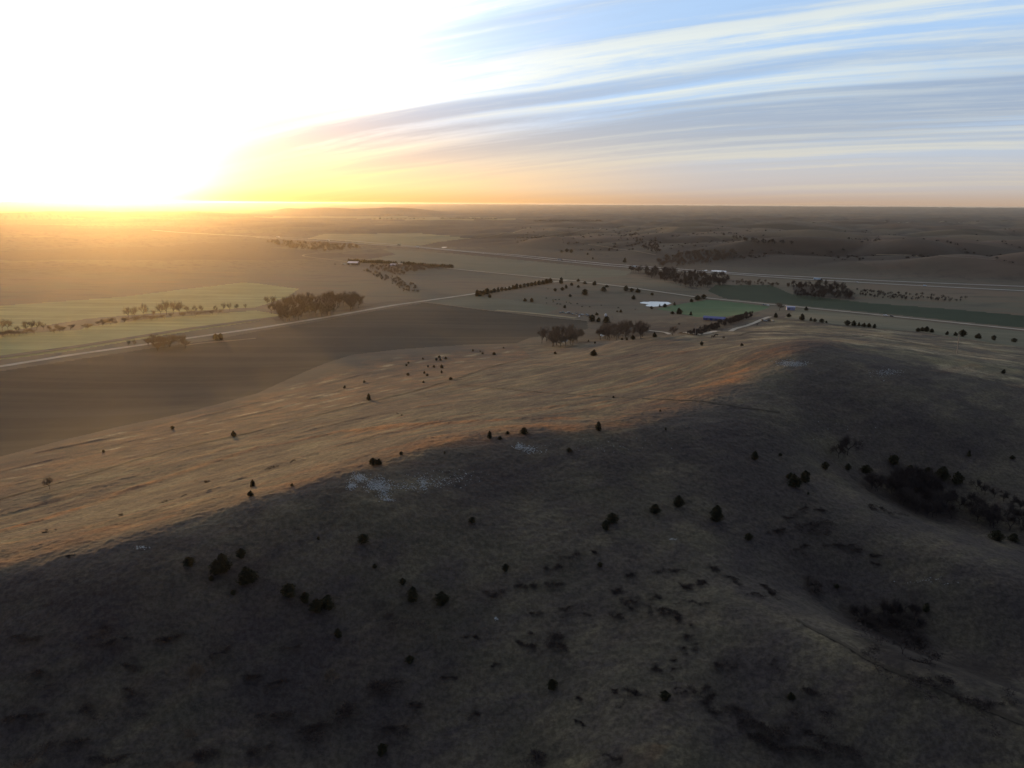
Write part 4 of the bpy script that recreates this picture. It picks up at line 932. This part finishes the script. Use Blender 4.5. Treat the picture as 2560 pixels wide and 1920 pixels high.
rocks('limestone_scar', 'broad scar of broken white limestone below the left crest', [(945,1212,15,8,.9),(898,1196,10,6,.5),(880,1216,7,4,.3),(962,1232,8,8,.25),(1058,1210,5,9,.25),(1020,1216,30,5,.2),(1080,1205,40,9,.25),(970,1250,8,2,.12),(1130,1190,40,10,.12)], 900, .04, .20)
rocks('limestone_outcrop', 'thin white rock outcrop just under the middle crest', [(1300,1117,8,4,.5),(1322,1123,10,4,.5),(1340,1125,20,6,.15)], 360, .05, .22)
rocks('hilltop_stones', 'white stones scattered beside the right hilltop', [(1965,908,12,4,.7),(1995,909,14,3,.6),(2205,932,20,5,.25),(2230,930,12,4,.2)], 600, .06, .24)
rocks('slope_stones', 'few pale stones strewn down the shaded slope', [(350,1368,12,3,.5),(1240,1546,3,2,.2),(1680,1348,5,2,.25),(1550,1115,60,12,.4),(2100,1080,60,20,.25),(2330,1450,40,5,.3)], 110, .05, .20)
# ------------------------------------------------------------------ buildings
def paint(name, c, rough=.5, c2=None): return simple_mat(name, c, c2 or tuple(v_*.88 for v_ in c), .6, rough, spec=.4)
M_WHITE = paint('white_paint', (0.86, 0.86, 0.86)); M_TIN = paint('tin_roof', (0.62, 0.62, 0.68), .35); M_DKWALL = paint('dark_board', (0.09, 0.075, 0.07), .8)
M_GLASS = paint('dark_glass', (0.03, 0.035, 0.04), .1); M_BLUE = paint('blue_metal', (0.06, 0.075, 0.28), .5); M_BLUE2 = paint('blue_roof', (0.085, 0.115, 0.36), .45); M_LAV = paint('pale_metal', (0.42, 0.43, 0.62), .5)
M_TYRE = paint('tyre_rubber', (0.02, 0.02, 0.02), .9); M_CREAM = paint('cream_board', (0.5, 0.46, 0.38), .8); M_WOOD = paint('weathered_wood', (0.34, 0.30, 0.25), .9); M_GREY = paint('grey_paint', (0.22, 0.26, 0.29)); M_TEAL = paint('faded_green_paint', (0.20, 0.28, 0.27))
M_DARKP = paint('dark_paint', (0.03, 0.035, 0.045)); M_PALEB = paint('pale_blue_paint', (0.62, 0.76, 0.86)); M_RUST = paint('rusty_metal', (0.16, 0.08, 0.05), .9)
def part(name, mb, mat, parent): return mesh_obj(name, mb.mesh(name, mat), parent)
def gable(name, label, px, py, L, W, H, RH, ang, wall, roof, doors=(), wins=(), cat='building'):
    x, y, z, d = spot(px, py); r0 = empty(name, (x, y, z-.1), ang); tag(r0, label, cat)
    wb = MB(); t_ = .2
    V_ = [(-L/2,-W/2,0),(L/2,-W/2,0),(L/2,W/2,0),(-L/2,W/2,0),(-L/2,-W/2,H),(L/2,-W/2,H),(L/2,W/2,H),(-L/2,W/2,H)]
    wb.add(V_, [(0,3,2,1),(0,1,5,4),(1,2,6,5),(2,3,7,6),(3,0,4,7)])
    for s_ in (-1, 1): wb.add([(s_*L/2,-W/2,H),(s_*L/2,W/2,H),(s_*L/2,0.02,H+RH),(s_*L/2,-0.02,H+RH)], [(0,1,2,3)])
    part('wall', wb, wall, r0)
    rb = MB(); o_ = .5; sl_ = RH/(W/2)
    for s_ in (-1, 1):
        a_ = [(-L/2-o_, s_*(W/2+o_), H-o_*sl_+.02),(L/2+o_, s_*(W/2+o_), H-o_*sl_+.02),(L/2+o_,0,H+RH+.02),(-L/2-o_,0,H+RH+.02)]
        b_ = [(p_[0], p_[1], p_[2]+t_) for p_ in a_]; rb.add(a_+b_, [(0,1,2,3),(4,7,6,5),(0,4,5,1),(1,5,6,2),(3,2,6,7),(0,3,7,4)])
    part('roof', rb, roof, r0)
    for (u_, w_, h_) in doors:
        db = MB(); db.box((u_, -W/2-.04, h_/2), (w_, .08, h_)); dd = part('door', db, M_GREY, r0); hb = MB(); hb.box((u_+w_*.35, -W/2-.12, h_*.5), (.12, .08, .3)); part('handle', hb, M_DARKP, dd)
    for (u_, zz, w_, h_) in wins:
        fb = MB()
        for dx_, dz_, sx, sz in ((0,h_/2,w_+.2,.12),(0,-h_/2,w_+.2,.12),(-w_/2,0,.12,h_),(w_/2,0,.12,h_)): fb.box((u_+dx_, -W/2-.06, zz+dz_), (sx, .12, sz))
        ff = part('window', fb, M_WHITE, r0); gb = MB(); gb.box((u_, -W/2-.03, zz), (w_, .04, h_)); part('pane', gb, M_GLASS, ff)
    return r0
gable('barn', 'long dark barn with a pale metal roof at the left end of the farmstead', 884, 662, 25, 16, 5.0, 3.2, R(-8), M_DKWALL, M_TIN, [(-5, 5, 4)], [(4, 2.4, 2, 1.2), (9, 2.4, 2, 1.2)])
gable('farmhouse', 'small pale-roofed farmhouse amid the brown woodlot', 985, 665, 16, 9, 3.2, 2.6, R(-14), M_LAV, M_TIN, [(0, 1.2, 2.2)], [(-4, 1.7, 1.6, 1.2), (4, 1.7, 1.6, 1.2)])
gable('cream_shed', 'small cream shed right beside the farmhouse', 1001, 662, 9, 6, 2.6, 1.6, R(-10), M_CREAM, M_CREAM, [(0, 2.4, 2.2)])
gable('blue_shed', 'long low blue metal shed with blue roof beside the green wheat field', 1786, 800, 25, 8, 2.6, 1.7, R(-26), M_BLUE, M_BLUE2, [(-6, 3, 2.3), (0, 3, 2.3), (6, 3, 2.3)], [(-10, 1.6, 1.2, .8), (10, 1.6, 1.2, .8)])
gable('pale_shed', 'boxy lavender-grey metal shed standing at the county road', 1976, 775, 11, 6, 4.4, .8, R(-12), M_LAV, M_LAV, [(-2.5, 3, 3.2)], [(2.8, 2.4, 1.2, 1.0)])
# ------------------------------------------------------------------ vehicles
def wheel(mbt, mbr, x, y, r_, w_):
    k = 14; t_ = np.arange(k)/k*2*np.pi
    for (mb, ra, ww) in ((mbt, r_, w_), (mbr, r_*.55, w_+.04)):
        V_ = np.vstack([np.stack([x+np.cos(t_)*ra, np.full(k, y-ww/2), r_+np.sin(t_)*ra], 1), np.stack([x+np.cos(t_)*ra, np.full(k, y+ww/2), r_+np.sin(t_)*ra], 1), [[x, y-ww/2, r_]], [[x, y+ww/2, r_]]])
        F_ = [(i, (i+1) % k, k+(i+1) % k, k+i) for i in range(k)]+[(2*k, (i+1) % k, i, i) for i in range(k)]+[(2*k+1, k+i, k+(i+1) % k, k+(i+1) % k) for i in range(k)]
        mb.add(V_, F_)
def add_wheels(r0, spots_, r_, w_):
    for (x, y) in spots_:
        a_, b_ = MB(), MB(); wheel(a_, b_, x, y, r_, w_); wh = part('wheel', a_, M_TYRE, r0); part('rim', b_, M_GREY, wh)
def profile(mb, pts, y0, y1):
    n = len(pts); V_ = [(x, y0, z) for x, z in pts]+[(x, y1, z) for x, z in pts]
    F_ = [(i, (i+1) % n, n+(i+1) % n, n+i) for i in range(n)]
    for off_, rev in ((0, 1), (n, 0)):
        for i in range(1, n-1):
            f = (off_, off_+i, off_+i+1, off_+i+1); F_.append(f[::-1] if rev else f)
    mb.add(V_, F_)
def road_dir(p0, p1):
    a_ = cast([p0[0], p1[0]], [p0[1], p1[1]]); d = a_[1]-a_[0]; return math.atan2(d[1], d[0])
def truck(label, px, py, ang, trailer=M_WHITE, cab=M_WHITE, kind='box', lift=.6):
    x, y, z, d = spot(px, py); r0 = empty('semi_truck', (x, y, z+lift), ang); tag(r0, label, 'truck', None)
    tb = MB()
    if kind == 'tank':
        k = 14; t_ = np.arange(k)/k*2*np.pi; V_ = []
        for xx, rr_ in ((-7.6, .9), (-7.2, 1.25), (4.8, 1.25), (5.2, .9)): V_ += [(xx, np.cos(a_)*rr_, 2.5+np.sin(a_)*rr_) for a_ in t_]
        F_ = [(j*k+i, (j+1)*k+i, (j+1)*k+(i+1) % k, j*k+(i+1) % k) for j in range(3) for i in range(k)]
        V_ += [(-7.6, 0, 2.5), (5.2, 0, 2.5)]; F_ += [(4*k, i, (i+1) % k, (i+1) % k) for i in range(k)]+[(4*k+1, 3*k+(i+1) % k, 3*k+i, 3*k+i) for i in range(k)]
        tb.add(V_, F_)
    else:
        tb.box((-1.1, 0, 2.65), (14.4, 2.55, 2.8))
    part('trailer', tb, trailer, r0)
    fb = MB(); fb.box((0.8, 0, .95), (17.6, 1.1, .3)); part('chassis', fb, M_DARKP, r0)
    cb = MB(); profile(cb, [(6.6,1.1),(6.6,3.7),(7.2,3.9),(8.6,3.2),(8.9,2.3),(10.6,2.05),(10.9,1.7),(10.9,.6),(6.6,.6)], -1.2, 1.2); cc = part('cab', cb, cab, r0)
    wb = MB(); wb.add([(8.64,-1.05,3.12),(8.64,1.05,3.12),(8.93,1.05,2.4),(8.93,-1.05,2.4)], [(0,1,2,3)]); wb.box((7.9, -1.21, 2.7), (.9, .04, .7)); wb.box((7.9, 1.21, 2.7), (.9, .04, .7)); part('window', wb, M_GLASS, cc)
    add_wheels(r0, [(x_, s_*1.05) for x_ in (-7.0, -5.7, 5.2, 6.5, 9.9) for s_ in (-1, 1)], .52, .35)
    return r0
def car(label, px, py, ang, body=M_WHITE, kind='car', lift=.4, group=None, name=None, s_=1.0):
    x, y, z, d = spot(px, py); nm = name or ('pickup_truck' if kind == 'pickup' else ('van' if kind == 'van' else 'car')); r0 = empty(nm, (x, y, z+lift), ang, s_); tag(r0, label, {'pickup': 'pickup truck', 'van': 'van'}.get(kind, 'car'), group)
    pr = {'car': [(-2.3,.35),(-2.3,.95),(-1.7,1.0),(-1.2,1.42),(.4,1.45),(1.1,1.0),(2.2,.85),(2.3,.35)], 'pickup': [(-2.8,.4),(-2.8,1.1),(-.7,1.1),(-.6,1.75),(.8,1.75),(1.4,1.15),(2.7,1.0),(2.8,.4)], 'van': [(-2.7,.4),(-2.7,2.2),(1.2,2.2),(2.0,1.3),(2.7,1.1),(2.7,.4)]}[kind]
    b_ = MB(); profile(b_, pr, -.92, .92); part('body', b_, body, r0)
    g = MB(); gx = {'car': (-.35, 1.22, 1.3, .3), 'pickup': (.1, 1.42, 1.0, .38), 'van': (.7, 1.7, .9, .5)}[kind]
    for s2 in (-1, 1): g.box((gx[0], s2*.93, gx[1]), (gx[2], .03, gx[3]))
    part('window', g, M_GLASS, r0)
    e_ = 1.75 if kind != 'car' else 1.45
    add_wheels(r0, [(x_, s2*.85) for x_ in (-e_, e_) for s2 in (-1, 1)], .36, .24)
    return r0
aE = road_dir((1280,640), (1679,676.7)); aW = aE+math.pi
truck('white box semi on the interstate, leftmost truck in the orange haze', 695, 594, road_dir((640,592), (756,597)))
truck('pale semi on the interstate second from left, above the brown wood strip', 820, 602.5, aE, M_CREAM, M_WHITE)
truck('dull grey-white semi on the interstate at the edge of the olive meadow', 997, 614, aE, M_CREAM, M_DARKP)
truck('bright white semi on the interstate just right of the olive meadow', 1044, 620, aE, M_WHITE, M_WHITE)
truck('dark-cabbed semi with flat white-topped trailer on the middle of the interstate', 1400, 652, aE, M_GREY, M_DARKP)
truck('pale blue tanker semi on the interstate before the creek wood', 1585, 669, aE, M_PALEB, M_DARKP, 'tank')
truck('pale blue box semi on the interstate above the oval wood', 2044, 701, aE, M_PALEB, M_DARKP)
car('white car behind the tanker on the interstate', 1612, 671.5, aE, M_WHITE); car('small pale car on the interstate left of the tanker', 1519, 662, aW, M_GREY)
car('little white car right of the dark-cabbed truck on the interstate', 1437, 653.5, aW, M_WHITE)
car('white car on the interstate right of the pale blue box truck', 2143, 706.5, aE, M_WHITE); car('bluish white van farthest right on the interstate', 2312, 716, aE, M_PALEB, 'van')
car('tiny grey car on the interstate above the county field, far middle', 1208, 634, aE, M_WHITE)
aC = road_dir((1986,767), (2209,789.5))
car('white pickup driving on the county road at right', 2213, 790, aC, M_WHITE, 'pickup'); car('dark car close behind the white pickup on the county road', 2229, 792, aC, M_DARKP)
car('dusty pickup parked at the county road beyond the green wheat field', 1910, 764, aC, M_GREY, 'pickup'); car('second parked car at the county road left of the dark tree', 1919, 764.5, aC, M_WHITE)
old = [(1401,782.5,M_GREY,'car'),(1408,782,M_TEAL,'pickup'),(1414,784,M_TEAL,'car'),(1421,783.5,M_GREY,'van'),(1430,786,M_GREY,'car'),(1438,787,M_CREAM,'car'),(1441,785,M_DARKP,'car'),(1450,788.5,M_GREY,'pickup'),(1448,792.5,M_WHITE,'car'),(1456,788,M_PALEB,'car'),(1467,789,M_GREY,'van'),(1471,791,M_DARKP,'pickup')]
for k, (px, py, mt, kd) in enumerate(old):
    car(f'{rownames(20)[k]} from left of the derelict vehicles parked by the ploughed field corner', px, py, rng.random()*6, mt, kd, .05, 'derelict vehicles by the field corner')
for k, (px, py, mt) in enumerate([(1906,802,M_DARKP),(1914,804,M_GREY),(1922,802,M_DARKP),(1931,803.5,M_CREAM)]):
    car(f'{["leftmost","second","third","rightmost"][k]} of four dark vehicles parked at the end of the lane on the terrace', px, py, rng.random()*6, mt, ('pickup', 'car')[k % 2], .05, 'vehicles at the lane end')
for k, (px, py, mt) in enumerate([(838,661,M_RUST),(857,662,M_CREAM),(862,661,M_WHITE)]):
    car(['rusty wreck farthest left of the barn', 'cream van between the wreck and the barn', 'white van nearest the left wall of the barn'][k], px, py, .3*k, mt, ('car', 'van', 'van')[k], .1)
# white tank
x, y, z, d = spot(1514, 790); r0 = empty('water_tank', (x, y, z)); tag(r0, 'short round white tank at the right of the derelict vehicles', 'tank')
tk = MB(); k = 20; t_ = np.arange(k)/k*2*np.pi; V_ = []
for zz, rr_ in ((0, 1.7), (2.4, 1.7), (2.9, .9), (3.05, .3)): V_ += [(math.cos(a_)*rr_, math.sin(a_)*rr_, zz) for a_ in t_]
tk.add(V_, [(j*k+i, j*k+(i+1) % k, (j+1)*k+(i+1) % k, (j+1)*k+i) for j in range(3) for i in range(k)]); part('shell', tk, M_WHITE, r0)
lid = MB(); lid.box((0, 0, 3.1), (.7, .7, .12)); part('lid', lid, M_GREY, r0)
# utility poles
def pole(label, px, py, top):
    x, y, z, d = spot(px, py); h_ = (py-top)/FPX*d; r0 = empty('utility_pole', (x, y, z-.2), R(20)); tag(r0, label, 'pole')
    a_ = MB(); a_.tube((0,0,0), (0,0,h_), .24, .16, 8); part('post', a_, M_WOOD, r0)
    b_ = MB(); b_.box((0, -.12, h_-.6), (2.6, .12, .14)); b_.tube((-.8,-.12,h_-.6), (0,-.12,h_-1.4), .03, .03); part('crossarm', b_, M_WOOD, r0)
    c_ = MB()
    for u_ in (-1.15, -.6, .6, 1.15): c_.tube((u_, -.12, h_-.53), (u_, -.12, h_-.3), .06, .05, 6)
    part('insulators', c_, M_GREY, r0)
pole('tall pale utility pole standing by the lane behind the hill', 1738, 839, 808); pole('short pale pole between the white tank and the blue shed', 1532, 800, 788)
pole('thin pole at the roadside just left of the road junction', 1414, 696, 679); pole('faint thin pole on the tan terrace near the right edge', 2392, 884, 842)
# cattle
def cow_mesh():
    bm = bmesh.new(); sk = bm.verts.layers.skin.verify() if hasattr(bm.verts.layers.skin, 'verify') else None
    V_ = [(-.85,0,1.12),(-.3,0,1.08),(.3,0,1.08),(.7,0,1.18),(1.0,0,1.28),(1.3,0,1.12),(1.52,0,.92)]
    rad = [.24,.33,.35,.30,.17,.15,.09]; Ed = [(i, i+1) for i in range(6)]
    def leg(root, pts, rs):
        pv = root
        for p_, r_ in zip(pts, rs): V_.append(p_); rad.append(r_); Ed.append((pv, len(V_)-1)); pv = len(V_)-1
    for s_ in (-1, 1):
        leg(0, [(-.72,s_*.2,.85),(-.62,s_*.2,.62),(-.78,s_*.2,.36),(-.74,s_*.2,.03)], [.16,.1,.065,.06])
        leg(3, [(.62,s_*.18,.85),(.6,s_*.18,.42),(.6,s_*.18,.03)], [.13,.07,.055])
        leg(5, [(1.24,s_*.22,1.22)], [.04])
    leg(0, [(-1.05,0,1.1),(-1.1,0,.6)], [.04,.03])
    me = bpy.data.meshes.new('cow'); me.from_pydata(V_, Ed, []); o = bpy.data.objects.new('cow_tmp', me); COL.objects.link(o)
    m_ = o.modifiers.new('s', 'SKIN'); 
    for i, r_ in enumerate(rad): me.skin_vertices[0].data[i].radius = (r_, r_)
    me.skin_vertices[0].data[1].use_root = True
    o.modifiers.new('u', 'SUBSURF').levels = 1
    dg = bpy.context.evaluated_depsgraph_get(); m2 = bpy.data.meshes.new_from_object(o.evaluated_get(dg)); bpy.data.objects.remove(o)
    m2.name = 'cow'; m2.materials.clear(); m2.materials.append(simple_mat('black_hide', (0.012, 0.010, 0.010), (0.03, 0.022, 0.018), 1.5)); return m2
CM = cow_mesh()
cows = [(1366,746),(1383,751),(1389,750),(1398,749),(1383,755),(1366,758),(1393,760.5),(1401,761),(1416,756),(1423,756.5),(1427,759),(1443,760),(1503,764),(1455,767),(1474,768),(1546,770),(1588,774),(1370,723),(1893,812),(1782,843),(1786,841),(1791,839),(1809,846),(1697,811)]
cl = ['black cow uppermost left in the pasture below the cedar row','black cow left one of the trio in the pasture','black cow middle one of the trio in the pasture','black cow right one of the trio in the pasture','black cow straight below the pasture trio','black cow at the left by the pasture fence line','black cow lower down, left of a pair near the fence line','black cow lower down, right of a pair near the fence line','black cow left of two side by side in mid pasture','black cow right of two side by side in mid pasture','black cow just below the side by side two','black cow alone right of the side by side two','black cow alone between pasture herd and pond','black cow above the right end of the derelict vehicles','black cow alone right of the one above the vehicles','black cow left of two below the pond','black cow nearest below the pond','black cow farthest up the pasture near the cedar row','black cow on the terrace below the lane-end vehicles','black cow left of three beside the lane bend','black cow middle of three beside the lane bend','black cow right of three beside the lane bend','black cow on the brow right of the three at the lane','black cow in the dark meadow left of the blue shed']
for (px, py), lb in zip(cows, cl):
    x, y, z, d = spot(px, py+1); o = mesh_obj('cow', CM); o.location = (x, y, z); o.rotation_euler = (0, 0, rng.random()*6.28); o.scale = (1.25,)*3; tag(o, lb, 'cow', 'cattle in the valley pastures')
# ------------------------------------------------------------------ air
def haze():
    bm = bmesh.new(); bmesh.ops.create_cube(bm, size=1.0)
    me = bpy.data.meshes.new('haze'); bm.to_mesh(me); bm.free()
    o = mesh_obj('haze', me); zb = float(GZ2.min())-1.0-5; zt = max(CAM_Z+4, float(GZ2.max())+5)
    o.scale = (76000, 76000, zt-zb); o.location = (0, 0, (zt+zb)/2)
    m = bpy.data.materials.new('haze'); m.use_nodes = True; t = m.node_tree; t.nodes.clear()
    out = t.nodes.new('ShaderNodeOutputMaterial'); vol = t.nodes.new('ShaderNodeVolumePrincipled')
    vol.inputs['Color'].default_value = (1.0, 0.90, 0.76, 1); vol.inputs['Density'].default_value = HAZE_D
    vol.inputs['Anisotropy'].default_value = HAZE_G
    t.links.new(vol.outputs[0], out.inputs['Volume'])
    me.materials.append(m)
    tag(o, kind='stuff')
haze()
